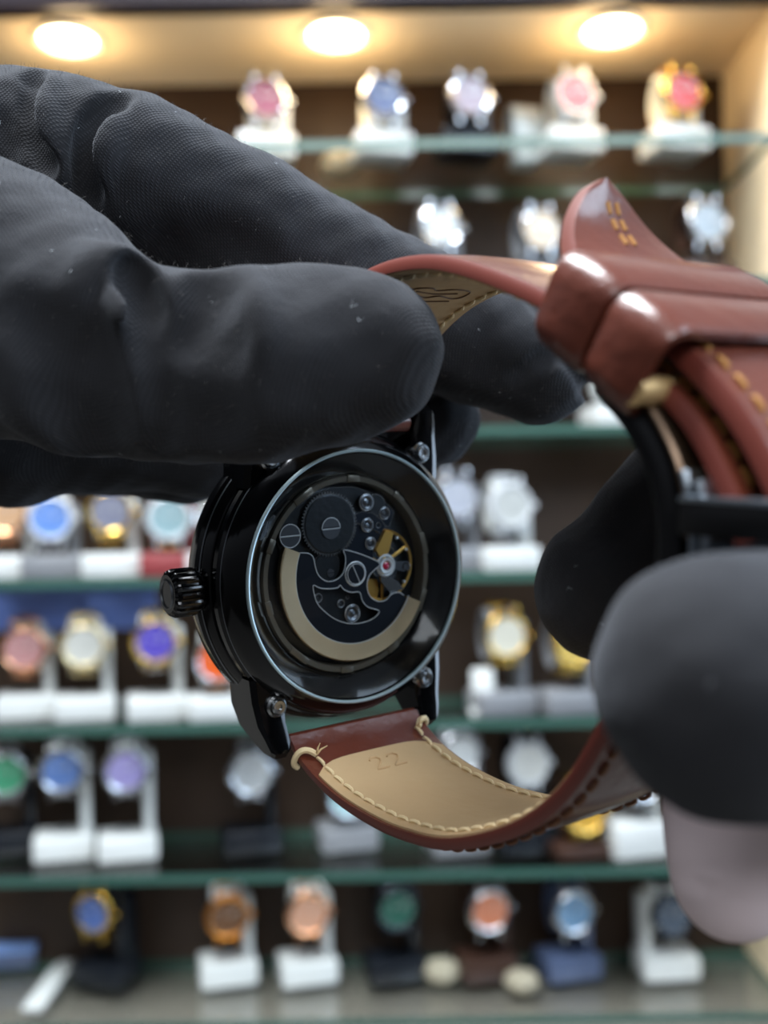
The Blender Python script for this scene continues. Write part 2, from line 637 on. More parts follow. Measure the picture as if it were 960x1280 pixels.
def inst(name, key, m, parent):
    o = bpy.data.objects.new(name, PM[key])
    COL.objects.link(o)
    o.parent = parent
    o.material_slots[0].link = 'OBJECT'
    o.material_slots[0].material = m
    return o


def hit_plane(px, py, n, c):
    """where the sight line of a photograph position meets a plane (axis n at c)"""
    a = CAM_LOC
    d = at(px, py, 1) - a
    t = (c - a[n]) / d[n]
    return a + d * t


def stand(x, y, z, yaw, hw, m, label, flip=1, bw=0.052, bd=0.042, bh=0.021, cuff=True, group='watch display stands'):
    t = empty('watch_stand', (x, y, z), yaw)
    tag(t, label, 'display stand', group)
    MB(1).box((0, 0, bh / 2), (bw, bd, bh), None, .003).build('base', m, t)
    MB(1).box((flip * 0.0185, 0.006, (bh + hw + 0.012) / 2), (0.009, 0.026, hw + 0.012 - bh + 0.001), None, .003).build('side_plate', m, t)
    if cuff:
        mb = MB(1)
        V, Fc = [], []
        n = 32
        for q, (ya, za) in enumerate(((.0125, .0195), (.0150, .0225))):
            for xx in (-0.0135, 0.0145):
                for k in range(n):
                    a = 2 * PI * k / n
                    V.append((flip * xx, 0.004 + ya * math.cos(a), hw + za * math.sin(a)))
        for k in range(n):
            j = (k + 1) % n
            Fc += [(k, j, n + j, n + k), (2 * n + k, 3 * n + k, 3 * n + j, 2 * n + j), (k, 2 * n + k, 2 * n + j, j), (n + k, n + j, 3 * n + j, 3 * n + k)]
        mb.add(V, Fc)
        mb.build('cuff', m, t)
    return t


def watch(x, y, z, yaw, tilt, case, dial, band, label, s=1.0, bezel=None, group='display watches'):
    t = empty('wristwatch', (x, y, z))
    t.rotation_euler = (tilt, 0, yaw)
    t.scale = (s, s, s)
    tag(t, label, 'watch', group)
    ms = MET[case]
    for nm, m in (('case', ms), ('bezel', MET[bezel or case]), ('dial', dialm(dial)), ('markers', M['hand']), ('hands', M['hand']), ('crown', ms), ('bracelet', MET[band])):
        inst(nm, nm, m, t)
    return t


def item(row, wx, wy, bx, by, case, dial, band, st, wl, sl, yaw=0.25, tilt=-0.12, flip=1, Y=None, bezel=None, bw=.052, bd=.042, bh=.021, s=1.0):
    zs = SH[row] + 0.0003
    if Y is None:
        p = hit_plane(bx, by, 2, zs)
        Y = p.y + bd / 2
    Y = max(YF + 0.026, min(YB - 0.046, Y))
    p = hit_plane(bx, by, 1, Y - bd / 2)
    q = hit_plane(wx, wy, 1, Y - 0.022)
    hw = max(bh + 0.029, q.z - zs)
    # the cuff sits on the stand's own axis; the stand follows the watch half-way
    x = 0.35 * p.x + 0.65 * q.x
    if sl:
        stand(x, Y, zs, yaw, hw, M[STANDM[st]], sl, flip, bw, bd, bh)
    # dial 20 mm in front of the loop centre, loop centre = cuff centre
    off = Matrix.Rotation(yaw, 3, 'Z') @ Vector((flip * -0.001, 0.004, 0))
    o2 = Matrix.Rotation(yaw, 3, 'Z') @ Matrix.Rotation(tilt * 0, 3, 'X') @ Vector((0, -0.020, 0))
    watch(x + off.x + o2.x, Y + off.y + o2.y, zs + hw, yaw, 0, case, dial, band, wl, s, bezel)


IT = [
 # row A
 ('A', 322, 142, 336, 212, 'silver', (150, 70, 96), 'cream', 'w', 'silver watch with a red and blue dial, leftmost on the top shelf', 'white stand leftmost on the top shelf, half behind the black finger'),
 ('A', 476, 138, 474, 212, 'silver', (70, 84, 128), 'silver', 'w', 'silver watch with a blue dial under the middle downlight, top shelf', 'white stand under the blue dial watch on the top shelf'),
 ('A', 583, 142, 585, 218, 'silver', (150, 128, 138), 'silver', 'k', 'silver watch with a dusky pink dial on a black stand, top shelf', 'black stand on the top shelf'),
 ('A', 716, 134, 716, 210, 'white', (206, 70, 66), 'gold', 'w', 'white bezel watch with a salmon red dial under the right downlight', 'white stand under the salmon red dial watch on the top shelf'),
 ('A', 848, 128, 856, 206, 'gold', (216, 50, 44), 'orange', 'w', 'gold watch with a bright red dial, rightmost on the top shelf', 'white stand rightmost on the top shelf'),
 # row B
 ('B', 545, 282, 548, 340, 'silver', (176, 178, 176), 'silver', 'g', 'silver watch above the arch of the brown strap, second shelf', 'grey stand above the arch of the brown strap, second shelf'),
 ('B', 672, 286, 672, 342, 'silver', (186, 160, 128), 'silver', 'g', 'silver watch with a tan dial left of the strap tip, second shelf', 'grey stand left of the strap tip, second shelf'),
 ('B', 880, 276, 884, 342, 'silver', (150, 160, 168), 'silver', 'b', 'silver watch right of the strap tip beside the cream side panel', 'dark brown stand beside the cream side panel, second shelf'),
 # row C
 ('C', 772, 466, 776, 524, 'silver', (200, 200, 196), 'silver', 'w', 'pale silver watch glimpsed between fingertip and black clasp, third shelf', 'white stand glimpsed between fingertip and black clasp, third shelf'),
 # row D
 ('D', -4, 640, 4, 712, 'rose', (214, 170, 130), 'rose', 'w', 'rose gold watch cut by the left edge above the blue strip', 'white stand cut by the left edge above the blue strip'),
 ('D', 54, 648, 60, 708, 'white', (108, 150, 222), 'silver', 'g', 'white watch with a sky blue dial above the blue strip', 'grey stand above the blue strip'),
 ('D', 130, 640, 134, 712, 'gold', (128, 130, 150), 'gold', 'w', 'yellow gold watch with a grey dial above the blue strip', 'white stand under the yellow gold watch above the blue strip'),
 ('D', 204, 648, 206, 704, 'white', (150, 180, 186), 'gold', 'r', 'white watch with a pale teal dial and gold band, left of the crown', 'dusky red stand left of the black crown'),
 ('D', 262, 645, 266, 708, 'silver', (200, 196, 186), 'silver', 'w', 'silver watch mostly hidden behind the black case above the crown', 'white stand mostly hidden behind the black case above the crown'),
 ('D', 566, 622, 570, 712, 'silver', (180, 184, 196), 'silver', 'g', 'silver watch peeking out right of the black caseback', 'grey stand right of the black caseback'),
 ('D', 633, 632, 637, 712, 'white', (196, 198, 194), 'white', 'w', 'all white watch standing between caseback and right fingertip', 'white stand between the caseback and the right fingertip'),
 # row E
 ('E', 22, 812, 26, 900, 'rose', (206, 150, 150), 'rose', 'w', 'rose gold watch at the left edge below the blue strip', 'white stand at the left edge below the blue strip'),
 ('E', 96, 808, 102, 902, 'cream', (214, 214, 206), 'cream', 'w', 'pale gold watch with a white dial below the blue strip', 'white stand under the pale gold watch below the blue strip'),
 ('E', 187, 803, 191, 902, 'gold', (92, 76, 190), 'silver', 'w', 'gold watch with a violet dial below the blue strip', 'white stand under the violet dial watch'),
 ('E', 264, 826, 270, 902, 'silver', (236, 96, 20), 'orange', 'w', 'watch with a bright orange dial half behind the black lug', 'white stand half behind the black lower lug'),
 ('E', 622, 796, 642, 898, 'gold', (226, 222, 204), 'gold', 'g', 'gold watch with a white dial right of the lower caseback', 'grey stand under the white dial gold watch'),
 ('E', 712, 806, 716, 898, 'gold', (210, 180, 90), 'gold', 'g', 'gold watch peeking out under the right black fingertip', 'grey stand under the right black fingertip'),
 # row F
 ('F', -2, 970, 4, 1072, 'silver', (70, 160, 120), 'silver', 'k', 'silver watch with a green dial cut by the left edge', 'black stand cut by the left edge, sixth shelf'),
 ('F', 68, 964, 76, 1078, 'silver', (92, 124, 184), 'silver', 'w', 'silver watch with a steel blue dial, left of the lilac one', 'white stand under the steel blue dial watch'),
 ('F', 148, 964, 158, 1078, 'silver', (160, 150, 206), 'silver', 'w', 'silver watch with a lilac dial on a white stand', 'white stand under the lilac dial watch'),
 ('F', 308, 968, 310, 1070, 'silver', (190, 194, 196), 'silver', 'k', 'silver watch with a pale grey dial left of the lower left lug', 'black stand left of the lower left lug'),
 ('F', 430, 1000, 434, 1066, 'silver', (150, 200, 196), 'silver', 'g', 'watch with a pale teal dial below the outer bend of the strap', 'grey stand below the outer bend of the strap'),
 ('F', 570, 945, 574, 1070, 'silver', (210, 214, 216), 'white', 'g', 'white banded watch partly hidden by the far edge of the tan strap', 'grey stand hidden behind the bend of the tan strap'),
 ('F', 655, 956, 660, 1070, 'white', (222, 222, 216), 'silver', 'k', 'white watch seen inside the loop of the tan strap', 'black stand behind the loop of the tan strap'),
 ('F', 800, 975, 800, 1074, 'silver', (170, 172, 176), 'silver', 'w', 'silver watch behind the blurred right thumb', 'wide white stand below the blurred right thumb'),
 ('F', 728, 1030, 728, 1076, 'gold', (220, 170, 60), 'gold', 'b', 'small gold watch just below the brown strap, left of the wide white stand', 'low brown stand just below the brown strap'),
 # row G
 ('G', 116, 1144, 142, 1232, 'gold', (84, 116, 190), 'gold', 'k', 'yellow gold watch with a blue dial, leftmost on the bottom shelf', 'black stand leftmost on the bottom shelf'),
 ('G', 276, 1148, 286, 1236, 'orange', (110, 72, 42), 'orange', 'w', 'amber gold watch with a brown dial on the bottom shelf', 'white stand under the amber gold watch'),
 ('G', 380, 1144, 382, 1230, 'rose', (226, 170, 140), 'rose', 'w', 'rose gold watch with a rose dial on the bottom shelf', 'white stand under the rose gold watch on the bottom shelf'),
 ('G', 490, 1138, 496, 1222, 'black', (24, 92, 78), 'black', 'k', 'gunmetal watch with a green dial on the bottom shelf', 'black stand under the gunmetal watch with a green dial'),
 ('G', 610, 1140, 604, 1222, 'silver', (226, 140, 104), 'brown', 'b', 'silver watch with a peach dial on the bottom shelf', 'dark brown stand under the peach dial watch'),
 ('G', 712, 1142, 716, 1220, 'silver', (132, 176, 216), 'black', 'n', 'silver watch with a light blue dial on the bottom shelf', 'slate blue stand under the light blue dial watch'),
 ('G', 838, 1146, 840, 1228, 'black', (84, 98, 116), 'black', 'w', 'gunmetal watch with a grey dial, rightmost on the bottom shelf', 'white stand rightmost on the bottom shelf'),
]
for q in IT:
    kw = {}
    if q[0] in 'D':
        kw['Y'] = 0.915
    if q[0] == 'C':
        kw['Y'] = 0.93
    if q[0] == 'A':
        kw['Y'] = 0.93
    if q[0] == 'B':
        kw['Y'] = 0.925
    if q[1] == 838:
        kw.update(flip=-1, yaw=0.1)
    if q[1] == 116:
        kw.update(yaw=-0.35)
    if q[1] == 728:
        kw.update(bh=.012)
    if q[1] == 800:
        kw.update(bw=.056, bh=.03)
    item(*q, **kw)

# an empty clear stand on the top shelf
p = hit_plane(661, 212, 1, 0.93)
stand(p.x, 0.95, SH['A'] + .0003, 0.2, 0.034, M['acrylic_clear'], 'small empty clear stand between the pink and red dial watches', bw=.024, bd=.03, bh=.010)
# on the top shelf a bright highlight is given shape as a cream cushion
def blob(px, py, row, r, m, label, Y=None):
    zs = SH[row] + .0002
    p = hit_plane(px, py, 2, zs) if Y is None else hit_plane(px, py, 1, Y)
    mb = MB(1)
    prof = [(0.0001, 0)] + [(r * (math.cos(a) ** 0.6 if math.cos(a) > 0 else 0.0), r * .55 * (1 + math.sin(a))) for a in np.linspace(-1.4, 1.4, 14)] + [(0.0001, r * 1.1)]
    mb.lathe(prof, 24)
    mb.V = [(x * (1 + .06 * math.sin(3 * math.atan2(y, x))), y, z) for x, y, z in mb.V]
    o = mb.build('cream_blob', m)
    o.location = (p.x, max(YF + r + .002, min(YB - r - .003, p.y)), zs)
    tag(o, label, 'blob', 'cream blobs')
    MB(1).tube([(r * 1.0 * math.cos(a), r * 1.0 * math.sin(a), r * .55) for a in np.linspace(0, 2 * PI, 28, endpoint=False)], 0.0008, 6, True).build('blob_rim', m, o)


M['blob'] = mat('matte_cream', rgb(158, 150, 130), 0.85)
blob(552, 1226, 'G', .0165, M['blob'], 'round cream cushion between the green and peach dial watches')
blob(652, 1238, 'G', .0150, M['blob'], 'dull cream cushion between the peach and light blue dial watches')
blob(424, 150, 'A', .0185, M['blob'], 'cream cushion standing for a highlight left of the blue dial watch, top shelf', Y=.965)

# white tag block beside the gold watch on the fifth shelf
zs = SH['E'] + .0002
p = hit_plane(605, 900, 1, 0.897)
t = empty('price_holder', (p.x, 0.899, zs))
tag(t, 'slim white upright price holder beside the white dial gold watch', 'price holder')
MB(1).box((0, 0, .003), (.024, .022, .006), None, .001).build('foot', M['acrylic_white'], t)
MB(1).box((0, .002, .0225), (.020, .006, .035), Matrix.Rotation(-.12, 3, 'X'), .003).build('card', M['acrylic_white'], t)

# blue strip under the shelf above
M['blue'] = mat('blue_card', rgb(112, 138, 212), 0.45)
p0, p1 = hit_plane(-90, 745, 1, .955), hit_plane(196, 745, 1, .955)
zt = SH['D'] - TH - .0002
t = empty('shelf_strip', ((p0.x + p1.x) / 2, .955, zt))
tag(t, 'long blue card strip hanging under the shelf left of the crown', 'shelf strip')
wd = p1.x - p0.x
MB(1).box((0, 0, -.021), (wd, .003, .040), None, .0008).build('card', M['blue'], t)
MB(1).box((0, 0, -.0015), (wd, .010, .003), None, .0006).build('rail', M['acrylic_navy'], t)

# loose white strap and a blue box lying at the left of the bottom shelf
zs = SH['G'] + .0003
pts = [hit_plane(a, b, 2, zs + .002) for a, b in ((40, 1262), (62, 1236), (80, 1212), (104, 1188))]
pts = [pt if YF + .004 < pt.y < YB - .004 else Vector((pt.x, max(YF + .004, min(YB - .004, pt.y)), pt.z)) for pt in pts]
mb = MB(1)
V, Fc = [], []
sp = spline([tuple(pp) for pp in pts], 8)
for i, c in enumerate(sp):
    t_ = sp[min(i + 1, len(sp) - 1)] - sp[max(i - 1, 0)]
    nrm = np.array([-t_[1], t_[0], 0]) / (np.hypot(t_[0], t_[1]) + 1e-9)
    hz = .0035 * math.sin(i / (len(sp) - 1) * PI)
    for sx, sz in ((-.009, 0), (.009, 0), (.009, .003), (-.009, .003)):
        V.append(c + nrm * sx + np.array([0, 0, sz + hz - .0015]))
for i in range(len(sp) - 1):
    for q in range(4):
        Fc.append((4 * i + q, 4 * i + (q + 1) % 4, 4 * i + 4 + (q + 1) % 4, 4 * i + 4 + q))
n_ = len(V)
Fc += [(0, 3, 2, 1), (n_ - 4, n_ - 3, n_ - 2, n_ - 1)]
o = mb.add(V, Fc).build('watch_strap', M['acrylic_white'])
tag(o, 'loose white watch strap lying at the left of the bottom shelf', 'strap')
p = hit_plane(12, 1212, 2, zs)
t = empty('jewellery_box', (p.x, p.y + .015, zs), .15)
tag(t, 'small pale blue box at the left end of the bottom shelf', 'box')
MB(1).box((0, 0, .007), (.040, .028, .014), None, .0015).build('body', M['acrylic_navy'], t)
MB(1).box((0, 0, .0165), (.042, .030, .005), None, .0015).build('lid', mat('pale_blue_card', rgb(120, 150, 205), .5), t)

# ================================================================== THE WATCH IN HAND (local millimetres: x across the strap, y to twelve, z out of the caseback)
WC = Vector((-0.00308289, -0.00869169, -0.14000004))
WR = Matrix(((0.81810751, -0.01898213, 0.57475192), (0.06312537, 0.99637961, -0.05694619), (-0.57159014, 0.08286953, 0.8163439)))
WM = CAM_M @ (Matrix.Translation(WC) @ WR.to_4x4())
wt = empty('wristwatch', mw=WM)
tag(wt, 'black skeleton back wristwatch with a red-brown leather strap held in black gloves', 'watch')

# ---- case
case = MB().lathe([(0.01, -12.2), (17, -12.2), (18.2, -11.9), (19.4, -11.2), (20.4, -10.4), (20.7, -9.6), (20.7, -8.0), (20.3, -7.4), (20.3, -7.0), (20.5, -6.7),
                   (20.4, -6.0), (19.9, -5.2), (19.3, -5.0), (13.0, -5.0), (0.01, -5.2)], 128).build('case', M['black_metal'], wt, ang=25)
for sx in (-1, 1):
    for sy in (-1, 1):
        prof = [(12.5, -9.3), (16.5, -9.6), (19.5, -8.6), (21.8, -6.2), (23.0, -3.6), (23.1, -1.9), (22.2, -1.0), (20.6, -1.5), (18.6, -2.3), (15.5, -2.7), (12.5, -3.0)]
        V, Fc = [], []
        n = len(prof)
        for j, f in enumerate((0, .18, .82, 1)):
            for (y, z) in prof:
                t = (y - 12.5) / 10.6
                xi, xo = 10.75, 15.6 - 2.2 * t * t
                x = xi + (xo - xi) * f
                sh = 0.35 if f in (0, 1) else 0
                zc = -5.0
                V.append((sx * x, sy * (y - sh * (1 if y > 20 else 0)), z + (sh if z < zc else -sh)))
        for j in range(3):
            for q in range(n):
                q2 = (q + 1) % n
                Fc.append((j * n + q, j * n + q2, (j + 1) * n + q2, (j + 1) * n + q))
        Fc += [tuple(range(n)), tuple(3 * n + q for q in reversed(range(n)))]
        lug = MB().add(V, Fc).build('lug', M['black_metal'], case, ang=22)
        sc = MB().lathe([(0.01, -2.0), (0.45, -2.0), (0.45, -1.75), (0.85, -1.7), (1.0, -1.9), (1.0, -3.2)], 20, c=(sx * 12.14, sy * 16.2, 0.15))
        sc.lathe([(1.0, -2.2), (1.25, -1.95), (1.5, -2.25), (1.5, -3.2)], 24, c=(sx * 12.14, sy * 16.2, 0))
        sc.build('screw', M['steel'], lug)
MB().tube([(-11.5, -21.4, -2.7), (11.5, -21.4, -2.7)], .75, 10).tube([(-11.5, 20.6, -3.4), (11.5, 20.6, -3.4)], .75, 10).build('spring_bar', M['steel'], case)

# ---- crown on the left flank
cr = MB()
NT = 18
ringV = []
for xx, k in ((-20.4, .80), (-21.0, .97), (-21.5, 1), (-23.9, 1), (-24.4, .93), (-24.7, .78)):
    for i in range(NT * 4):
        a = 2 * PI * i / (NT * 4)
        rr = 3.15 * k * (1 - (0.075 if (i % 4) in (0, 1) else 0.0) * (1 if k > .9 else 0))
        ringV.append((xx, rr * math.cos(a) - .6, rr * math.sin(a) - 7.4))
Fc = []
nn = NT * 4
for j in range(5):
    for i in range(nn):
        Fc.append((j * nn + i, j * nn + (i + 1) % nn, (j + 1) * nn + (i + 1) % nn, (j + 1) * nn + i))
Fc.append(tuple(5 * nn + i for i in range(nn)))
cr.add(ringV, Fc)
crown = cr.build('crown', M['black_metal'], wt, ang=20)
MB().lathe([(1.6, -24.65), (1.8, -24.9), (2.05, -24.65)], 30, c=(0, -.6, -7.4), ax='X').build('crown_ring', M['dark_steel'], crown)
MB().lathe([(1.5, -20.6), (1.5, -19.0)], 16, c=(0, -.6, -7.4), ax='X').build('stem', M['dark_steel'], crown)

# ---- caseback ring, crystal
back = MB().lathe([(19.2, -5.0), (19.75, -4.6), (19.7, -3.7), (19.35, -3.2), (19.3, -2.6), (18.7, -1.5), (17.9, -0.75), (17.2, -0.35), (16.95, -0.5), (16.6, -0.55),
                   (16.2, -0.8), (14.1, -2.4), (13.75, -3.0), (13.75, -5.0)], 160).build('caseback', M['black_metal'], wt, ang=28)
MB().lathe([(16.55, -0.5), (14.15, -2.35), (13.7, -2.9), (13.65, -4.9), (13.8, -4.9), (13.85, -2.9), (14.3, -2.45), (16.6, -0.6)], 160, closed=True).build('inner_ring', M['black_gloss'], back)
MB().lathe([(17.18, -0.38), (17.18, 0.02), (17.02, 0.16), (16.82, 0.1), (16.72, -0.12), (16.8, -0.4)], 160, closed=True).build('crystal_gasket', M['blue_edge'], back)
MB().lathe([(0.01, 0.04), (10, 0.03), (16.75, -0.04)], 96).build('crystal', M['crystal'], back)
# bright turned lines on the caseback bevel
MB().lathe([(19.36, -3.25), (19.44, -3.1), (19.36, -2.95)], 128, closed=False).lathe([(20.62, -6.85), (20.68, -6.7), (20.58, -6.55)], 128).build('turned_line', M['dark_steel'], back)

# ---- movement
mov = MB().lathe([(0.01, -4.6), (12.3, -4.6), (12.6, -4.8), (12.6, -5.0)], 96).build('movement', M['plate'], wt)


def z(o):
    return o


hold = MB().lathe([(13.62, -3.05), (13.4, -2.7), (12.75, -2.75), (12.6, -3.1), (12.45, -4.6), (13.6, -4.6)], 128, closed=True)
for k in range(10):
    a = k * 2 * PI / 10 + .25
    hold.box((13.1 * math.cos(a), 13.1 * math.sin(a), -2.75), (.9, 1.9 if k % 3 else 3.2, .35), Matrix.Rotation(a, 3, 'Z'), .08)
hold.build('holder_ring', M['clear_ring'], mov)


def screw(c, r, zt, name='screw', m='dark_steel', rot=0.0):
    mb = MB()
    # a domed head with a slot: two half discs and a sunk floor
    s = r * .12
    for sg in (1, -1):
        a0 = math.asin(s / r)
        pts = [(sg * r * math.cos(a), sg * r * math.sin(a)) for a in np.linspace(a0, PI - a0, 20)]
        ca, sa = math.cos(rot), math.sin(rot)
        pts = [(c[0] + x * ca - y * sa, c[1] + x * sa + y * ca) for x, y in pts]
        mb.prism(pts, zt - .5, zt)
    mb.lathe([(0.01, zt - .3), (r * .99, zt - .3)], 24, c=(c[0], c[1], 0))
    o = mb.build(name, M[m], mov, ang=30)
    return o


def rim(mb, pts, zt, r=.07, closed=True):
    return mb.tube([(p[0], p[1], zt) for p in pts], r, 6, closed)


def gear(c, r, teeth, zt, name, m='plate', th=.5, inner=None):
    pts = []
    for k in range(teeth):
        for f, q in ((0, .93), (.22, 1.0), (.5, 1.0), (.72, .93)):
            a = 2 * PI * (k + f) / teeth
            pts.append((c[0] + r * q * math.cos(a), c[1] + r * q * math.sin(a)))
    MB().prism(pts, zt - th, zt - .12).build(name.replace('wheel', 'teeth'), M['steel'], mov, ang=30)  # teeth in paler steel than the wheel, a highlight put into colour
    mb = MB()
    mb.lathe([(0.01, zt), (r * .86, zt), (r * .91, zt - .13)], 48, c=(c[0], c[1], 0))
    return mb.build(name, M[m], mov, ang=30)


def jewel(c, r, zt, ruby=False, name='jewel'):
    o = MB().lathe([(r * .45, zt - .25), (r * .55, zt - .12), (r * .8, zt + .02), (r, zt - .05), (r, zt - .6)], 28, c=(c[0], c[1], 0)).build(name, M['dark_steel'], mov)
    MB().lathe([(0.01, zt - .14), (r * .3, zt - .15), (r * .5, zt - .28)], 20, c=(c[0], c[1], 0)).build('stone', M['ruby' if ruby else 'dark_steel'], mov)
    MB().lathe([(r * .95, zt - .05), (r, zt + .03), (r * 1.07, zt - .05)], 28, c=(c[0], c[1], 0)).build('setting', M['edge_steel'], mov)
    return o


# bridges
bA = [(1.47, 8.04), (2.54, 8.47), (4.37, 8.1), (5.9, 7.05), (6.44, 6.09), (5.7, 5.19), (4.31, 5.93), (1.29, 7.04)]
bB = [(1.29, 6.99), (4.31, 5.88), (5.78, 4.92), (4.62, 3.09), (4.33, 1.44), (1.78, 0.56), (-0.84, 1.42), (0.42, 4.41), (1.56, 5.88)]
bC = [(5.66, 10.32), (8.13, 8.12), (7.13, 5.99), (6.44, 6.29), (5.9, 7.16), (4.37, 8.28)]
bD = [(-9.8, 3.2), (-10.6, 5.5), (-9.6, 7.7), (-8.0, 9.2), (-5.2, 11.0), (-2, 11.9), (1.5, 11.9), (4.8, 10.9), (4.2, 8.5), (1.4, 8.2), (1.0, 4), (-1, 1.2), (-3, 0), (-6, 0)]
bE = [(-9.6, -1), (-6, 0.3), (-1, .6), (1.6, .3), (2.6, -1.4), (3, -3), (5, -4.6), (8, -4), (9, -5.5), (6, -9), (0, -10.6), (-6, -8.8)]
for p, zt, m in ((bD, -4.0, 'plate'), (bE, -3.9, 'plate'), (bB, -3.55, 'bridge'), (bA, -3.35, 'bridge'), (bC, -3.45, 'bridge')):
    b_ = MB().prism(p, zt - .7, zt).build('bridge', M[m], mov, ang=20)
    e_ = rim(MB(), p, zt, .06).build('bridge_bevel', M['steel'], mov)
gear((-2.75, 7.05), 4.45, 60, -3.15, 'ratchet_wheel')
gear((-3.1, 1.3), 2.25, 34, -3.45, 'winding_wheel')
gear((5.0, 9.2), 1.6, 22, -3.3, 'setting_wheel')
screw((-2.7, 6.5), 1.45, -2.98, rot=.02)
screw((-9.01, 5.93), 1.55, -3.1, rot=.02)
screw((-2.69, .38), .55, -3.3)
MB().tube([(p[0], p[1], -2.98) for p in circle(-2.7, 6.5, 1.45, 20, .02, PI + .02, True)], .07, 6).tube([(-4.1, 6.42, -2.98), (-1.3, 6.47, -2.98)], .08, 6) \
    .tube([(p[0], p[1], -3.1) for p in circle(-9.01, 5.93, 1.55, 28)], .07, 6, True).tube([(-10.5, 5.9, -3.08), (-7.5, 5.95, -3.08)], .1, 6).build('screw_bevel_glint', M['edge_steel'], mov)  # half rim and slot line draw the lit side of the ratchet screw
for c, r, zt in (((3.33, 9.69), 1.15, -3.2), ((6.39, 7.97), .85, -3.25), ((3.4, 6.51), .95, -3.2), ((5.25, 6.33), .4, -3.25), ((3.96, 3.91), .85, -3.35),
                 ((-4.53, -2.9), .62, -3.75), ((-0.89, -4.07), .55, -3.75), ((0.18, -3.33), .25, -3.75)):
    jewel(c, r, zt)
jewel((0.88, -5.63), 1.2, -3.6)
# balance: gilt rim, spokes, cock, shock setting with ruby
bal = MB().lathe([(4.7, -3.75), (5.05, -3.7), (5.1, -3.9), (5.05, -4.15), (4.7, -4.1)], 80, c=(6.22, .62, 0), closed=True)
for k in range(3):
    a = .5 + k * 2 * PI / 3
    bal.box((6.22 + 2.4 * math.cos(a), .62 + 2.4 * math.sin(a), -3.95), (4.9, .45, .25), Matrix.Rotation(a, 3, 'Z'), .05)
bal.build('balance_wheel', M['gold'], mov)
hs = MB()
hs.tube([(6.22 + (1.2 + .13 * a) * math.cos(a), .62 + (1.2 + .13 * a) * math.sin(a), -4.2) for a in np.linspace(0, 18, 160)], .05, 5)
hs.build('hairspring', M['steel'], mov)
MB().prism([(6.33, 5.58), (7.68, 5.17), (6.84, 2.6), (6.1, 1.6), (5.2, 2.0), (4.62, 2.96)], -3.6, -3.05).build('balance_cock', M['gold'], mov, ang=20)
MB().prism([(3.36, -1.10), (5.39, -1.37), (5.66, -2.95), (5.32, -4.22), (3.77, -3.78)], -4.4, -4.1).build('pallet_bridge', M['gold'], mov, ang=20)
MB().prism([(7.2, -3.6), (5.5, -1.6), (5.3, -.4), (6.4, -.9), (8.4, -1.9), (9.4, -3.0)], -3.5, -3.2).build('cock_foot', M['steel'], mov, ang=20)
arm = MB().prism([(7.3, 1.05), (9.2, .95), (10.3, .85), (10.5, -.35), (9.3, -.55), (7.3, .1)], -3.3, -3.05)
arm.lathe([(.35, -3.04), (.5, -2.85), (.62, -3.04)], 20, c=(9.72, .17, 0))
arm.build('regulator_arm', M['dark_steel'], mov, ang=25)
MB().lathe([(.62, -2.95), (.75, -2.75), (1.05, -2.72), (1.12, -2.95), (1.12, -3.2)], 36, c=(6.22, .62, 0)).lathe([(1.25, -3.0), (1.42, -2.82), (1.62, -3.0)], 36, c=(6.22, .62, 0)).build('shock_setting', M['edge_steel'], mov)
MB().lathe([(0.01, -2.85), (.3, -2.86), (.52, -2.98)], 24, c=(6.22, .62, 0)).build('ruby', M['ruby'], mov)
# pins round the balance
pn = MB()
for k in range(7):
    a = -1.2 + k * .55
    pn.lathe([(.01, -3.4), (.2, -3.42), (.22, -3.8)], 10, c=(6.22 + 4.4 * math.cos(a), .62 + 4.4 * math.sin(a), 0))
pn.build('balance_screws', M['edge_steel'], mov)

# rotor: dark plate with cut-outs, brushed weight at its rim
edge = [(-10.15, 4.69), (-7.82, 3.65), (-6.56, 3.46), (-5.81, 2.86), (-5.47, 1.47), (-5.07, 0.44), (-4.23, -0.34), (-3.22, -0.65), (-2.04, -0.41), (-1.13, 0.3), (-0.71, 1.52),
        (-0.69, 2.53), (-0.9, 3.43), (0.88, 2.97), (2.99, 2.15), (4.97, 1.07), (4.18, 0.3), (3.24, -0.38), (2.78, -1.49), (2.87, -2.65), (3.47, -3.62), (4.69, -4.27), (5.95, -4.16),
        (6.91, -3.48), (8.19, -3.36), (9.0, -3.85)]
RC = (0.9, 0.0)
pl = [tuple(p) for p in spline(edge[1:], 4)]
arcp = circle(RC[0], RC[1], 9.62, 60, math.radians(-24), math.radians(-202.5), True)
cres = [(-5.92, -0.96), (-4.84, -1.38), (-3.39, -1.63), (-2.07, -1.62), (-1.62, -1.34), (-1.04, -1.98), (0.14, -2.49), (1.5, -2.63), (1.92, -3.83), (2.82, -4.83), (4.66, -5.57),
        (4.18, -6.29), (2.77, -6.81), (0.93, -6.92), (-0.87, -6.61), (-2.63, -5.84), (-4.35, -4.5), (-5.46, -3.12)]
cres = [tuple(p) for p in spline(cres, 4, True)]
rot = MB().prism(pl + arcp[1:-1], -3.0, -2.72, [cres]).build('rotor', M['rotor_plate'], mov, False)
rb = MB()
rim(rb, pl, -2.72, .075, False)
rim(rb, cres, -2.72, .075)
rim(rb, circle(RC[0], RC[1], 9.6, 60, math.radians(-24), math.radians(-202), True), -2.45, .07, False)
rb.build('rotor_bevel', M['edge_steel'], mov)
wa0, wa1 = math.radians(-25), math.radians(-202.5)
MB().lathe([(9.6, -3.3), (9.6, -2.42), (9.75, -2.3), (11.85, -2.3), (12.0, -2.45), (12.0, -3.3)], 120, c=(RC[0], RC[1], 0), closed=True, a0=wa0, a1=wa1).build('rotor_weight', M['brushed'], mov, ang=40)
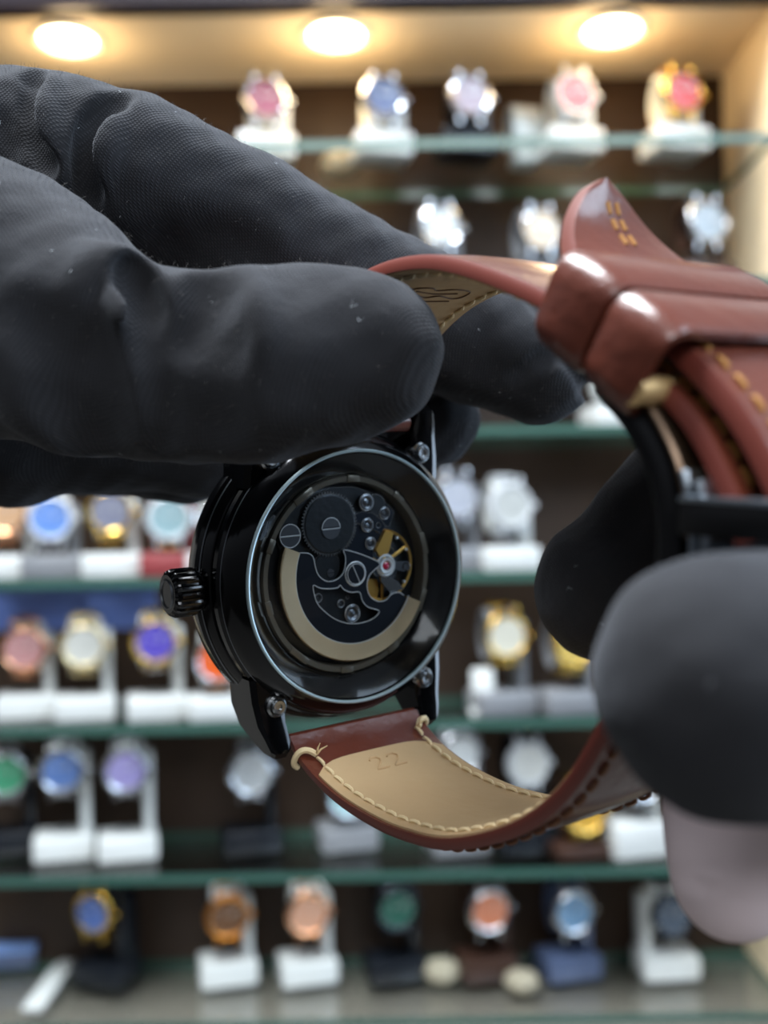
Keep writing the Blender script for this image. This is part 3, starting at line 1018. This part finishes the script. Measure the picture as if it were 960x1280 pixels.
MB().lathe([(1.5, -2.72), (1.62, -2.62), (1.75, -2.72)], 40, c=(RC[0], RC[1], 0)).build('rotor_hub', M['edge_steel'], mov)
screw((RC[0], RC[1]), 1.4, -2.55, 'rotor_screw', 'rotor_plate', rot=-1.15)
MB().tube([(p[0], p[1], -2.55) for p in circle(RC[0], RC[1], 1.4, 28)], .06, 6, True).tube([(RC[0] - .55, RC[1] + 1.22, -2.53), (RC[0] + .55, RC[1] - 1.22, -2.53)], .07, 6).build('rotor_screw_bevel', M['edge_steel'], mov)


# ---- leather strap
def arclen(P):
    P = np.array(P)
    d = np.r_[0, np.cumsum(np.linalg.norm(np.diff(P, axis=0), axis=1))]
    return P, d


class Path:
    def __init__(s, pts, side):
        s.P, s.d = arclen(spline(pts, 10))
        s.L = s.d[-1]
        s.side = side

    def at(s, t, off=0.0):
        t = min(max(t, 0), s.L)
        f = lambda q: np.array([np.interp(q, s.d, s.P[:, 0]), np.interp(q, s.d, s.P[:, 1])])
        a, b = f(max(t - .6, 0)), f(min(t + .6, s.L))
        T = (b - a) / np.linalg.norm(b - a)
        n = np.array([-T[1], T[0]]) * s.side
        return f(t) + n * off, T, n


def strap_mesh(path, s0, s1, wfun, t, tipfun=None, steps=90, inner=-.75, xs=0.0):
    """a padded leather band; returns MB with top faces (0) and edge faces (1)"""
    V, Fc, mi = [], [], []
    pr = [(-1, 0, 0), (-1, .55, 0), (-.955, .93, 0), (-.80, 1.0, 0), (-.4, 1.14, 0), (0, 1.18, 0), (.4, 1.14, 0), (.80, 1.0, 0), (.955, .93, 0), (1, .55, 0), (1, 0, 0), (.8, -.02, 0), (0, -.02, 0), (-.8, -.02, 0)]
    n = len(pr)
    for i in range(steps + 1):
        s = s0 + (s1 - s0) * i / steps
        w = wfun(s) / 2
        tk = t * (tipfun(s) if tipfun else 1)
        for (u, v, _) in pr:
            p, T, nn_ = path.at(s, inner + v * tk)
            V.append((u * w + xs, p[0], p[1]))
    for i in range(steps):
        for q in range(n):
            q2 = (q + 1) % n
            Fc.append((i * n + q, i * n + q2, (i + 1) * n + q2, (i + 1) * n + q))
            mi.append(1 if q in (0, 1, 8, 9) else 0)
    Fc += [tuple(range(n)), tuple(steps * n + q for q in reversed(range(n)))]
    mi += [1, 1]
    mb = MB()
    mb.add(V, Fc)
    mb.mi = mi
    return mb


def lining_mesh(path, s0, s1, wfun, off0, off1, curve=2.5, steps=80, cols=12):
    V, Fc = [], []
    for lay in (off0, off1):
        for j in range(cols + 1):
            u = -1 + 2 * j / cols
            a = s0 + curve * abs(u) ** 5
            for i in range(steps + 1):
                s = a + (s1 - a) * i / steps
                p, T, nn_ = path.at(s, lay)
                V.append((u * wfun(s) / 2, p[0], p[1]))
    m = (cols + 1) * (steps + 1)
    k = steps + 1
    for j in range(cols):
        for i in range(steps):
            a, b, c, d = j * k + i, j * k + i + 1, (j + 1) * k + i + 1, (j + 1) * k + i
            Fc += [(a, b, c, d), (m + a, m + d, m + c, m + b)]
    for i in range(steps):
        Fc += [(i, m + i, m + i + 1, i + 1), (cols * k + i, cols * k + i + 1, m + cols * k + i + 1, m + cols * k + i)]
    for j in range(cols):
        Fc += [(j * k, (j + 1) * k, m + (j + 1) * k, m + j * k), (j * k + steps, m + j * k + steps, m + (j + 1) * k + steps, (j + 1) * k + steps)]
    return MB().add(V, Fc)


def stitches(path, s0, s1, xfun, off, pitch=2.3, ln=1.75, r=.24, wob=.18):
    mb = MB()
    s = s0
    k = 0
    while s + ln < s1:
        pts = []
        for f in (0, .15, .5, .85, 1):
            lift = (-.16, .08, .16, .08, -.16)[int(round(f * 4)) if f in (0, .5, 1) else (1 if f == .15 else 3)]
            p, T, nn_ = path.at(s + ln * f, off + lift * (1 if off > 0 else -1))
            pts.append((xfun(s + ln * f) + wob * (f - .5), p[0], p[1]))
        mb.tube(pts, [r * .6, r, r, r, r * .6], 6)
        s += pitch
        k += 1
    return mb


low = Path([(-21.0, -2.6), (-22.6, -.9), (-24.5, 2.8), (-26.0, 8.5), (-26.6, 15), (-26.4, 22), (-24.8, 30.5), (-20.3, 40.2), (-15.0, 46.9), (-8.2, 51.8), (-1, 55.4), (5, 57.2)], -1)
low.side = 1.0
p_, T_, n_ = low.at(30)
if n_[0] > 0:
    low.side = -1.0
lw = lambda s: 21.3 - 2.6 * min(1, s / 70) if s > 2 else 20.9
sl = strap_mesh(low, 0, low.L, lw, 1.5).build('lower_strap', None, wt, ang=40, mats=[M['leather'], M['leather_edge']])
MB().tube([(-10.3, -21.4, -2.7), (10.3, -21.4, -2.7)], 1.05, 14).build('strap_fold', M['leather'], sl)
lining_mesh(low, 5.4, low.L - 1, lambda s: lw(s) - .9, -.75, -1.0).build('lining', M['lining'], sl)
st = stitches(low, 4.6, low.L - 4, lambda s: -(lw(s) / 2 - 2.1), -1.10)
s2 = stitches(low, 3.2, low.L - 4, lambda s: (lw(s) / 2 - 2.1), -1.10)
st.add(s2.V, s2.F)
# end loops of the thread near the lugs
for sg, s in ((-1, 3.6), (1, 2.6)):
    pts = []
    for xx, of, ds in ((8.6, -1.45, .9), (9.4, -1.6, 0), (10.4, -1.5, -.3), (10.95, -.6, -.3), (10.95, .6, -.2), (10.3, 1.2, 0)):
        p, T, nn_ = low.at(s + ds, of)
        pts.append((sg * xx, p[0], p[1]))
    st.tube(spline(pts, 4), .42, 7)
    p, T, nn_ = low.at(s + .9, -1.5)
    a = np.array((sg * 8.6, p[0], p[1]))
    for dv in ((.8, 1.2, .6), (.1, 1.6, .4), (-.5, 1.1, .9)):
        st.tube([tuple(a), tuple(a + np.array(dv) * .6), tuple(a + np.array((dv[0] * 1.3, dv[1], dv[2] * 1.6)))], [.16, .12, .05], 5)
st.build('lining_stitching', M['thread'], sl)
so = stitches(low, 12, low.L - 6, lambda s: -(lw(s) / 2 - 2.1), .88)
s2 = stitches(low, 12, low.L - 6, lambda s: (lw(s) / 2 - 2.1), .88)
so.add(s2.V, s2.F).build('outer_stitching', mat('brown_thread', rgb(132, 88, 58), .7), sl)
# faint size stamp pressed in the lining
stp = MB()


def on_low(x, s):
    p, T, nn_ = low.at(s, -1.06)
    return (x, p[0], p[1])


for ox in (-1.2, 1.6):
    two = [(-.9, .9), (-.5, 1.4), (.3, 1.4), (.8, .8), (.4, .1), (-.4, -.7), (-1, -1.3), (.9, -1.3)]
    stp.tube([on_low(ox + a, 8.6 - b) for a, b in two], .15, 5)
stp.build('size_stamp', mat('pressed_mark', rgb(190, 156, 112), .7), sl)

up = Path([(19.6, -3.4), (23, -2.7), (27.5, -1.0), (31.0, 2.2), (34.0, 7.2), (36.2, 13), (37.4, 20), (37.3, 27), (36.0, 33.2), (33.2, 41), (30.4, 47), (26, 54), (20.4, 61.2), (13.6, 65.6), (10.6, 66.6)], 1)
p_, T_, n_ = up.at(35)
if n_[0] < 0:
    up.side = -1
uw = lambda s: 21.3 - 2.6 * min(1, s / 70) if s > 2 else 20.9
us = strap_mesh(up, 0, up.L, uw, 1.6).build('upper_strap', None, wt, ang=40, mats=[M['leather'], M['leather_edge']])
MB().tube([(-10.3, 20.6, -3.4), (10.3, 20.6, -3.4)], 1.35, 14).build('strap_fold', M['leather'], us)
lining_mesh(up, 5.4, up.L - 1, lambda s: uw(s) - .9, -.75, -1.0).build('lining', M['lining'], us)
st = stitches(up, 4, up.L - 3, lambda s: -(uw(s) / 2 - 2.1), -1.10)
s2 = stitches(up, 4, up.L - 3, lambda s: (uw(s) / 2 - 2.1), -1.10)
st.add(s2.V, s2.F).build('lining_stitching', M['thread'], us)
so = stitches(up, 58, up.L - 3, lambda s: -(uw(s) / 2 - 2.0), .88)
s2 = stitches(up, 58, up.L - 3, lambda s: (uw(s) / 2 - 2.0), .88)
so.add(s2.V, s2.F).build('outer_stitching', M['gold_thread'], us)
stp = MB()


def on_up(x, s):
    p, T, nn_ = up.at(s, -1.06)
    return (x, p[0], p[1])


SU = 27
for poly in ([(-3.5, 0), (-3.0, 2.4), (-1.0, 3.0), (.2, 2.2), (2.4, 3.2), (5, 2.6), (5.4, .4), (4.2, -.3), (2.0, .3), (.4, -.6), (-1.6, .2), (-3.5, 0)],
             [(-2.2, 1.4), (.6, .9), (3.8, 1.6)], [(-3.4, -1.4), (.4, -1.9), (4.6, -1.2)]):
    stp.tube([on_up(a, SU + b) for a, b in spline(poly, 4)], .10, 5)
stp.build('stamp', mat('dark_pressed_mark', rgb(120, 92, 66), .7), us)

# ---- tail of the strap: lies over the upper strap, runs up through the keepers and stands off
tail = Path([(10.8, 70.0), (14.5, 68.9), (21.0, 64.6), (27.4, 57.4), (31.6, 50.6), (35.2, 46.2), (39.0, 43.4), (43.6, 42.2)], 1)
p_, T_, n_ = tail.at(20)
if n_[1] < 0:
    tail.side = -1


def tw(s):
    r = tail.L - s
    return 18.4 if r > 12 else max(1.2, 18.4 * (r / 12) ** .62)


tl = strap_mesh(tail, 0, tail.L - .15, tw, 1.9, steps=110, xs=.6).build('strap_tail', None, wt, ang=40, mats=[M['leather'], M['leather_edge']])
tst = stitches(tail, 1, tail.L - 13, lambda s: .6 - (tw(s) / 2 - 2.0), 1.22)
s2 = stitches(tail, 1, tail.L - 13, lambda s: .6 + (tw(s) / 2 - 2.0), 1.22)
tst.add(s2.V, s2.F)
for k in range(3):
    for dx in (-.5, .7):
        pa, T, nn_ = tail.at(tail.L - 8.5 + k * 2.2, 1.42)
        pb, T, nn_ = tail.at(tail.L - 7.1 + k * 2.2, 1.42)
        tst.tube([(.6 + dx, pa[0], pa[1]), (.6 + dx, pb[0], pb[1])], .28, 6)
tst.build('tail_stitching', M['gold_thread'], tl)
hl = MB()
for s in [float(tail.d[np.hypot(tail.P[:, 0] - a_, tail.P[:, 1] - b_).argmin()]) for a_, b_ in ((22.6, 62.8), (16.4, 67.4))]:
    p, T, nn_ = tail.at(s, 1.56)
    pts = []
    for a in np.linspace(0, 2 * PI, 20, endpoint=False):
        pts.append((.6 + 1.15 * math.cos(a), p[0] + T[0] * 1.15 * math.sin(a), p[1] + T[1] * 1.15 * math.sin(a)))
    hl.add(pts, [tuple(range(20))])
    hl.tube(pts, .16, 6, True)
hl.build('buckle_holes', mat('hole_dark', rgb(40, 20, 14), .8), tl)


# ---- keepers
def keeper(sc, wid, name='keeper', lo=-2.0, hi=4.4, hw=11.6, skew=0.0):
    loop = []
    rr = 1.5
    for (cx, cy, a0) in ((hw - rr, hi - rr, 0), (-hw + rr, hi - rr, PI / 2), (-hw + rr, lo + rr, PI), (hw - rr, lo + rr, 1.5 * PI)):
        for a in np.linspace(a0, a0 + PI / 2, 7):
            loop.append((cx + rr * math.cos(a), cy + rr * math.sin(a), math.cos(a), math.sin(a)))
    # crown the top run slightly
    V, Fc = [], []
    pr = [(-.5, 0), (-.5, .7), (-.38, 1.05), (0, 1.2), (.38, 1.05), (.5, .7), (.5, 0)]
    for (x, h, nx, nh) in loop:
        for (u, v) in pr:
            s = sc + u * wid + skew * x
            p, T, nn_ = up.at(s, h + nh * v)
            V.append((x + nx * v, p[0], p[1]))
    n, k = len(pr), len(loop)
    for i in range(k):
        j = (i + 1) % k
        for q in range(n):
            q2 = (q + 1) % n
            Fc.append((i * n + q, i * n + q2, j * n + q2, j * n + q))
    o = MB().add(V, Fc).build(name, M['leather'], us, ang=50)
    return o


def s_of(y, z):
    d = np.hypot(up.P[:, 0] - y, up.P[:, 1] - z)
    return up.d[d.argmin()]


keeper(s_of(28.8, 50.6), 6.6, hi=5.0)
keeper(s_of(24.6, 56.4), 6.2, hi=5.0)

# ---- folding clasp
cl = Path([(24.2, 53.6), (20.8, 57.2), (16.0, 60.2), (10, 61.2), (4.5, 60.0), (-.5, 57.9)], 1)
p_, T_, n_ = cl.at(12)
if n_[1] < 0:
    cl.side = -1


def plate(path, s0, s1, w, o0, o1, bev=.3, steps=40, xs=0):
    V, Fc = [], []
    pr = [(-1, bev), (-1, 1 - bev), (-1 + bev * .12, 1), (1 - bev * .12, 1), (1, 1 - bev), (1, bev), (1 - bev * .12, 0), (-1 + bev * .12, 0)]
    n = len(pr)
    for i in range(steps + 1):
        s = s0 + (s1 - s0) * i / steps
        for u, v in pr:
            p, T, nn_ = path.at(s, o0 + (o1 - o0) * v)
            V.append((u * w / 2 + xs, p[0], p[1]))
    for i in range(steps):
        for q in range(n):
            q2 = (q + 1) % n
            Fc.append((i * n + q, i * n + q2, (i + 1) * n + q2, (i + 1) * n + q))
    Fc += [tuple(range(n)), tuple(steps * n + q for q in reversed(range(n)))]
    return MB().add(V, Fc)


clasp = plate(cl, 0, cl.L, 21.6, -2.0, 0.3).build('clasp', M['clasp_dark'], wt, ang=25)
plate(cl, 1.0, 16, 20.4, 0.55, 1.25).build('clasp_leaf', M['clasp_bronze'], clasp, ang=25)
plate(cl, 11, cl.L - 8.5, 21.6, 1.3, 2.1).build('clasp_leaf', M['clasp_steel'], clasp, ang=25)
plate(cl, 12, cl.L - 9, 21.8, 2.5, 3.3).build('clasp_leaf', M['clasp_steel'], clasp, ang=25)
MB().box((0, 12.6, 72.6), (23.4, 2.8, 1.8), None, .5).box((-11.3, 12.6, 67.6), (.9, 2.8, 10.4), None, .25).box((11.3, 12.6, 67.6), (.9, 2.8, 10.4), None, .25).build('clasp_bar', M['clasp_dark'], clasp, ang=25)
MB().box((0, 14.1, 72.6), (23.6, .5, 1.9), None, .2).box((-11.3, 14.1, 67.6), (1.0, .5, 10.4), None, .2).box((11.3, 14.1, 67.6), (1.0, .5, 10.4), None, .2).build('bar_rim', M['clasp_steel'], clasp, ang=25)
MB().tube([(-12.2, 22.6, 58.2), (11.8, 22.6, 58.2)], 1.25, 14).build('hinge_pin', M['cream_brass'], clasp)

# ================================================================== GLOVED HANDS (one continuous skin each, from a distance field in millimetres)


def cam_mm(px, py, d):
    return np.array([(px - 480) / F_PX * d, (640 - py) / F_PX * d, d])


def smin(a, b, k):
    h = np.clip(0.5 + 0.5 * (b - a) / k, 0, 1)
    return b * (1 - h) + a * h - k * h * (1 - h)


def chain_sdf(P, ch, k=1.5):
    d = None
    for (a, ra), (b, rb) in zip(ch[:-1], ch[1:]):
        ba = b - a
        t = np.clip(((P - a) @ ba) / (ba @ ba), 0, 1)
        q = np.linalg.norm(P - a - t[:, None] * ba, axis=1) - (ra + (rb - ra) * t)
        d = q if d is None else smin(d, q, k)
    return d


class Hand:
    def __init__(s, palm, fingers, kpalm=7.0, kf=0.7, wob=0.22):
        cv = lambda c: [(cam_mm(x, y, d), r) for x, y, d, r in c]
        s.palm = [cv(c) for c in palm]
        s.fing = [cv(c) for c in fingers]
        s.kp, s.kf, s.wob = kpalm, kf, wob
        s.ridges, s.grooves = [], []

    def base(s, P):
        pd = None
        for c in s.palm:
            q = chain_sdf(P, c, 4)
            pd = q if pd is None else smin(pd, q, 8)
        d = None
        for c in s.fing:
            q = smin(pd, chain_sdf(P, c), s.kp)
            d = q if d is None else smin(d, q, s.kf)
        x, y, z_ = P[:, 0], P[:, 1], P[:, 2]
        d = d + s.wob * (np.sin(.42 * x + .3 * y) * np.sin(.5 * y - .22 * z_ + 1) + .5 * np.sin(.9 * x - .7 * y + .4 * z_) * np.sin(.8 * z_ + .5 * y))
        return d

    def __call__(s, P):
        d = s.base(P)
        for c, k in s.ridges:
            d = smin(d, chain_sdf(P, c, .8), k)
        for c, k in s.grooves:
            d = -smin(-d, chain_sdf(P, c, .8), k)
        return d

    def surf(s, px, py):
        dr = cam_mm(px, py, 1.0)
        dr = dr / np.linalg.norm(dr)
        t = 55.0
        for _ in range(90):
            v = s.base((dr * t)[None])[0]
            t += v * .8
            if abs(v) < .01 or t > 260:
                break
        p = dr * t
        e = .2
        g = np.array([s.base((p + e * np.eye(3)[i])[None])[0] - s.base((p - e * np.eye(3)[i])[None])[0] for i in range(3)])
        return p, g / np.linalg.norm(g), t < 250

    def fold(s, pts, r, h, k, groove=False, taper=True):
        c = []
        sp = spline(pts, 4)
        n = len(sp)
        for i, (x, y) in enumerate(sp):
            p, g, ok = s.surf(x, y)
            if not ok:
                continue
            f = math.sin(PI * (i + .6) / (n + .2)) ** .5 if taper else 1
            hh = h * f
            c.append((p + g * (r - hh) if groove else p - g * (r - hh), r))
        if len(c) > 1:
            (s.grooves if groove else s.ridges).append((c, k))

    def mesh(s, lo, hi, vox):
        lo, hi = np.array(lo, float), np.array(hi, float)
        B = 12
        nb = np.ceil((hi - lo) / (vox * B)).astype(int)
        N = nb * B + 1
        G = np.empty(N, np.float32)
        ax = np.arange(B + 1) * vox
        lx = np.stack(np.meshgrid(ax, ax, ax, indexing='ij'), -1).reshape(-1, 3)
        ii = np.stack(np.meshgrid(*[np.arange(k) for k in nb], indexing='ij'), -1).reshape(-1, 3)
        org = lo + ii * (B * vox)
        cen = s(org + B * vox / 2)
        half = B * vox * .87 + 1.2
        todo = []
        for q in range(len(ii)):
            i, j, k = ii[q] * B
            if abs(cen[q]) > half:
                G[i:i + B + 1, j:j + B + 1, k:k + B + 1] = cen[q]
            else:
                todo.append(q)
        grp = {}
        for q in todo:
            grp.setdefault(tuple(ii[q] // 3), []).append(q)
        for qs in grp.values():
            P = (org[qs][:, None, :] + lx[None]).reshape(-1, 3)
            c0 = (P.min(0) + P.max(0)) / 2
            rad = np.linalg.norm(P.max(0) - c0)
            fv = [chain_sdf(c0[None], c)[0] for c in s.fing]
            fl_ = s.fing, s.ridges, s.grooves
            s.fing = [c for c, f in zip(s.fing, fv) if f - rad < min(min(fv) + rad, rad + 3) + 8] or [s.fing[int(np.argmin(fv))]]
            near = lambda c: min(np.linalg.norm(p - c0) - r for p, r in c) < rad + 6
            s.ridges = [q_ for q_ in s.ridges if near(q_[0])]
            s.grooves = [q_ for q_ in s.grooves if near(q_[0])]
            v = s(P)
            s.fing, s.ridges, s.grooves = fl_
            v = v.reshape(len(qs), B + 1, B + 1, B + 1)
            for q, vv in zip(qs, v):
                i, j, k = ii[q] * B
                G[i:i + B + 1, j:j + B + 1, k:k + B + 1] = vv
        # naive surface nets
        ins = G < 0
        cnt = np.zeros(N - 1, np.int8)
        for a in (0, 1):
            for b in (0, 1):
                for c in (0, 1):
                    cnt += ins[a:N[0] - 1 + a, b:N[1] - 1 + b, c:N[2] - 1 + c]
        cells = np.argwhere((cnt > 0) & (cnt < 8))
        idx = -np.ones(N - 1, np.int32)
        idx[tuple(cells.T)] = np.arange(len(cells))
        acc = np.zeros((len(cells), 3))
        num = np.zeros(len(cells))
        cor = [(a, b, c) for a in (0, 1) for b in (0, 1) for c in (0, 1)]
        for u in cor:
            for w in cor:
                if sum(w) - sum(u) != 1 or any(w[i] < u[i] for i in range(3)):
                    continue
                g0 = G[tuple((cells + u).T)].astype(float)
                g1 = G[tuple((cells + w).T)].astype(float)
                m = (g0 < 0) != (g1 < 0)
                t = np.where(m, g0 / np.where(m, g0 - g1, 1), 0)
                p = np.array(u) + t[:, None] * (np.array(w) - np.array(u))
                acc += np.where(m[:, None], p, 0)
                num += m
        V = lo + (cells + acc / num[:, None]) * vox
        # settle the points on the exact surface
        for a in range(0, len(V), 40000):
            P = V[a:a + 40000]
            e = .15
            f0 = s(P)
            g = np.stack([s(P + e * np.eye(3)[i]) - f0 for i in range(3)], 1) / e
            V[a:a + 40000] = P - g * (f0 / np.maximum((g * g).sum(1), .3))[:, None].clip(-vox, vox)
        Fq = []
        for axis in range(3):
            o1, o2 = [k for k in range(3) if k != axis]
            sl0 = [slice(1, N[k] - 1) for k in range(3)]
            sl1 = [slice(1, N[k] - 1) for k in range(3)]
            sl0[axis], sl1[axis] = slice(0, N[axis] - 1), slice(1, N[axis])
            ch = ins[tuple(sl0)] != ins[tuple(sl1)]
            e = np.argwhere(ch)
            off = np.ones(3, int)
            off[axis] = 0
            e = e + off
            d1, d2 = np.zeros(3, int), np.zeros(3, int)
            d1[o1], d2[o2] = 1, 1
            q = np.stack([idx[tuple((e).T)], idx[tuple((e - d1).T)], idx[tuple((e - d1 - d2).T)], idx[tuple((e - d2).T)]], 1)
            flip = ins[tuple(e.T)]
            if axis == 1:
                flip = ~flip
            q[flip] = q[flip][:, ::-1]
            Fq.append(q)
        Fq = np.concatenate(Fq)
        Fq = Fq[(Fq >= 0).all(1)]
        return V, Fq


def to_world(V):
    R = np.array(CAM_M.to_3x3())
    return (V * np.array([1, 1, -1]) / 1000) @ R.T + np.array(CAM_LOC)


def hand_object(name, H, lo, hi, vox, m, parent=None):
    V, Fq = H.mesh(lo, hi, vox)
    Wd = to_world(V)
    c = Wd.mean(0)
    o = link(name, Wd - c, Fq[:, ::-1], m, parent)
    o.location = c if parent is None else Vector(c) - parent.location
    fix_normals(o)
    return o


WMI = WM.inverted()


def fibres(o, name, n, length, width, m, lean=.6, seed=1, kind='stuff', curl=.0):
    """thin fibres standing on a surface, as one mesh"""
    r = np.random.default_rng(seed)
    me = o.data
    k = len(me.polygons)
    cs = np.empty(k * 3)
    me.polygons.foreach_get('center', cs)
    ns = np.empty(k * 3)
    me.polygons.foreach_get('normal', ns)
    cs, ns = cs.reshape(-1, 3), ns.reshape(-1, 3)
    Wc = cs + np.array(o.matrix_world.translation if o.parent else o.location)
    R = np.array(CAM_M.to_3x3())
    L = (Wc - np.array(CAM_LOC)) @ R
    u, v = 480 + L[:, 0] / -L[:, 2] * F_PX, 640 - L[:, 1] / -L[:, 2] * F_PX
    vis = np.where((u > -120) & (u < 1080) & (v > -120) & (v < 1400))[0]
    pick = vis[r.integers(0, len(vis), n)]
    V, Fc = [], []
    for i in pick:
        c, nn_ = cs[i], ns[i]
        q = WMI @ Vector(Wc[i]) * 1000          # none where the cloth presses on the watch
        if abs(q.x) < 14.5 and (min(np.hypot(up.P[:, 0] - q.y, up.P[:, 1] - q.z).min(), np.hypot(low.P[:, 0] - q.y, low.P[:, 1] - q.z).min(),
                                    np.hypot(cl.P[:, 0] - q.y, cl.P[:, 1] - q.z).min(), np.hypot(tail.P[:, 0] - q.y, tail.P[:, 1] - q.z).min()) < 4.5
                                or math.hypot(q.y - 12.4, q.z - 68) < 7) or (math.hypot(q.x, q.y) < 24.5 and -15 < q.z < 3):
            continue
        t = r.normal(size=3)
        t -= nn_ * (t @ nn_)
        t /= np.linalg.norm(t)
        d = nn_ * (1 - lean) + t * lean
        d /= np.linalg.norm(d)
        b = np.cross(d, nn_)
        b /= np.linalg.norm(b) + 1e-9
        ln = length * r.uniform(.4, 1.2)
        t2 = np.cross(nn_, t)
        mid = c + d * ln * .5 + t2 * curl * ln * r.normal()
        tip = c + d * ln * .85 + t * ln * .25 + t2 * curl * ln * r.normal()
        w = width / 2
        base = len(V)
        V += [c - b * w, c + b * w, mid - b * w, mid + b * w, tip]
        Fc += [(base, base + 1, base + 3, base + 2), (base + 2, base + 3, base + 4)]
    f = link(name, V, Fc, m, o)
    f['kind'] = kind
    return f


# ---- left hand: thumb inside the loop, index finger behind the strap, the others folded behind the case
LH = Hand(
    palm=[[(-330, 230, 158, 17), (-330, 370, 156, 19), (-330, 470, 160, 15)], [(-330, 330, 156, 20), (-560, 330, 168, 22), (-800, 340, 176, 22)]],
    fingers=[
        [(450, 441, 112.6, 8.9), (400, 447, 112.4, 9.5), (330, 456, 112.8, 10.35), (245, 461, 114.5, 10.1), (205, 452, 115.5, 10.9), (110, 425, 117.5, 13.0), (-20, 374, 121, 15.7), (-150, 335, 130, 18), (-330, 350, 148, 19)],
        [(672, 449, 157, 9.8), (600, 425, 157, 9.7), (480, 379, 153, 10.1), (300, 285, 145, 10.5), (168, 222, 139, 10.6), (128, 214, 138.5, 9.6), (88, 206, 138, 11.0), (45, 190, 138, 10.0), (0, 194, 139, 10.9), (-120, 190, 146, 12.5), (-330, 240, 158, 16)],
        [(534, 520, 171, 8.6), (400, 540, 168, 9), (250, 545, 164, 9.4), (120, 538, 161, 9.2), (20, 548, 160, 10.2), (-120, 520, 158, 12), (-330, 400, 158, 16)],
        [(236, 572, 178, 8.0), (100, 552, 176, 8.6), (-80, 520, 170, 10.5), (-330, 450, 162, 14)],
        [(130, 520, 192, 7.2), (-20, 510, 188, 8), (-160, 490, 182, 9.5), (-330, 460, 168, 13)],
    ])
G = True
# thumb: the bunched cloth at the joint
LH.fold([(110, 348), (128, 331), (150, 333), (165, 352), (168, 388), (165, 430), (176, 475), (184, 525)], 3.0, 2.3, 1.6)
LH.fold([(168, 350), (183, 385), (182, 430), (193, 470), (201, 520), (202, 558)], 2.0, 2.3, 1.1, G)
LH.fold([(190, 444), (216, 427), (240, 402), (255, 360)], 2.2, 2.0, 1.3, G)
LH.fold([(200, 402), (224, 385), (242, 354)], 3.0, 1.3, 1.5)
LH.fold([(262, 372), (268, 420), (258, 480), (262, 540)], 5.0, 1.5, 2.5, G)
LH.fold([(288, 350), (304, 380), (294, 430)], 4.0, 1.1, 2)
LH.fold([(40, 390), (72, 440), (100, 500), (130, 556)], 3.5, 1.5, 2, G)
LH.fold([(108, 420), (128, 470), (150, 530)], 3.0, 1.4, 2, G)
LH.fold([(0, 470), (40, 520), (90, 556)], 3.5, 1.4, 2)
LH.fold([(400, 350), (430, 400), (425, 470)], 6, .5, 3, G)
# index finger: two rolls of cloth at the knuckle, and a hollow shaping in the thumb's shadow
LH.fold([(150, 122), (118, 150), (108, 195), (112, 250)], 1.7, 2.4, .9, G)
LH.fold([(140, 150), (128, 190), (122, 240)], 2.4, 1.5, 1.2)
LH.fold([(44, 92), (36, 130), (42, 170), (58, 210)], 1.6, 2.1, .9, G)
LH.fold([(60, 98), (52, 135), (60, 185), (72, 220)], 2.0, 1.4, 1.2)
LH.fold([(10, 110), (5, 150), (14, 185)], 1.5, .8, 1.0, G)
LH.fold([(175, 300), (240, 318), (300, 310)], 5, 1.2, 4, G)
# fingertip behind the strap: seams
LH.fold([(664, 372), (690, 400), (702, 430), (676, 452), (646, 470)], 1.4, .9, 1.2, G)
LH.fold([(704, 436), (724, 462), (742, 505)], 1.4, 1.0, 1.2, G)
LH.fold([(712, 425), (735, 450), (752, 485)], 2.2, .6, 1.5)
LH.fold([(610, 380), (640, 420), (690, 442)], 3, .5, 2)
left = hand_object('gloved_hand', LH, (-150, -15, 92), (45, 68, 205), 0.48, M['glove'])
tag(left, 'left hand in a black knit glove, thumb pressed inside the strap loop', 'hand')
fibres(left, 'fuzz', 9000, 0.0009, 0.000030, M['fuzz'], .35, 3)
fibres(left, 'lint', 240, 0.0006, 0.00008, M['lint'], .92, 4, curl=.6)

# ---- right hand: thumb nearest the camera, index finger inside the loop
RH = Hand(
    palm=[[(1420, 700, 112, 17), (1420, 860, 110, 19), (1420, 980, 112, 14)], [(1420, 840, 112, 19), (1750, 860, 120, 21), (2050, 870, 126, 21)]],
    fingers=[
        [(899, 845, 73, 8.75), (915, 864, 73, 8.75), (1000, 856, 73.5, 9.1), (1130, 858, 78, 10.8), (1280, 850, 90, 13.2), (1420, 850, 108, 16)],
        [(765, 735, 114, 8.4), (870, 648, 112, 9.3), (1000, 600, 111, 9.8), (1180, 640, 111, 11), (1420, 740, 112, 15)],
        [(1010, 760, 122, 8.6), (1120, 720, 121, 9.4), (1260, 740, 118, 11), (1420, 800, 114, 15)],
        [(1060, 880, 126, 8.4), (1160, 850, 124, 9.2), (1290, 840, 120, 11), (1420, 870, 114, 14)],
        [(1100, 980, 122, 7.4), (1190, 950, 120, 8.4), (1300, 930, 117, 10), (1420, 940, 113, 12)],
    ], wob=.15)
RH.fold([(725, 640), (770, 660), (800, 640)], 3, .5, 2, G)
right = hand_object('gloved_hand', RH, (8, -50, 57), (150, 16, 140), 0.6, M['glove'])
tag(right, 'blurred right hand in a black knit glove pinching the folding clasp', 'hand')
fibres(right, 'lint', 40, 0.0006, 0.00006, M['lint'], .9, 6, curl=.5)
PF = Hand(palm=[[(1270, 930, 106, 6.5), (1170, 920, 98, 7.0)]],
          fingers=[[(917, 1098, 93, 5.35), (925, 1060, 93, 6.3), (938, 1000, 93, 7.4), (985, 962, 92, 7.2), (1070, 948, 91, 7.2), (1170, 920, 98, 7.2)]], wob=.05)
pf = hand_object('finger', PF, (18, -55, 78), (85, -8, 120), 0.6, M['skin'], right)
pf['label'] = 'pale mauve fingertip showing below the black thumb'
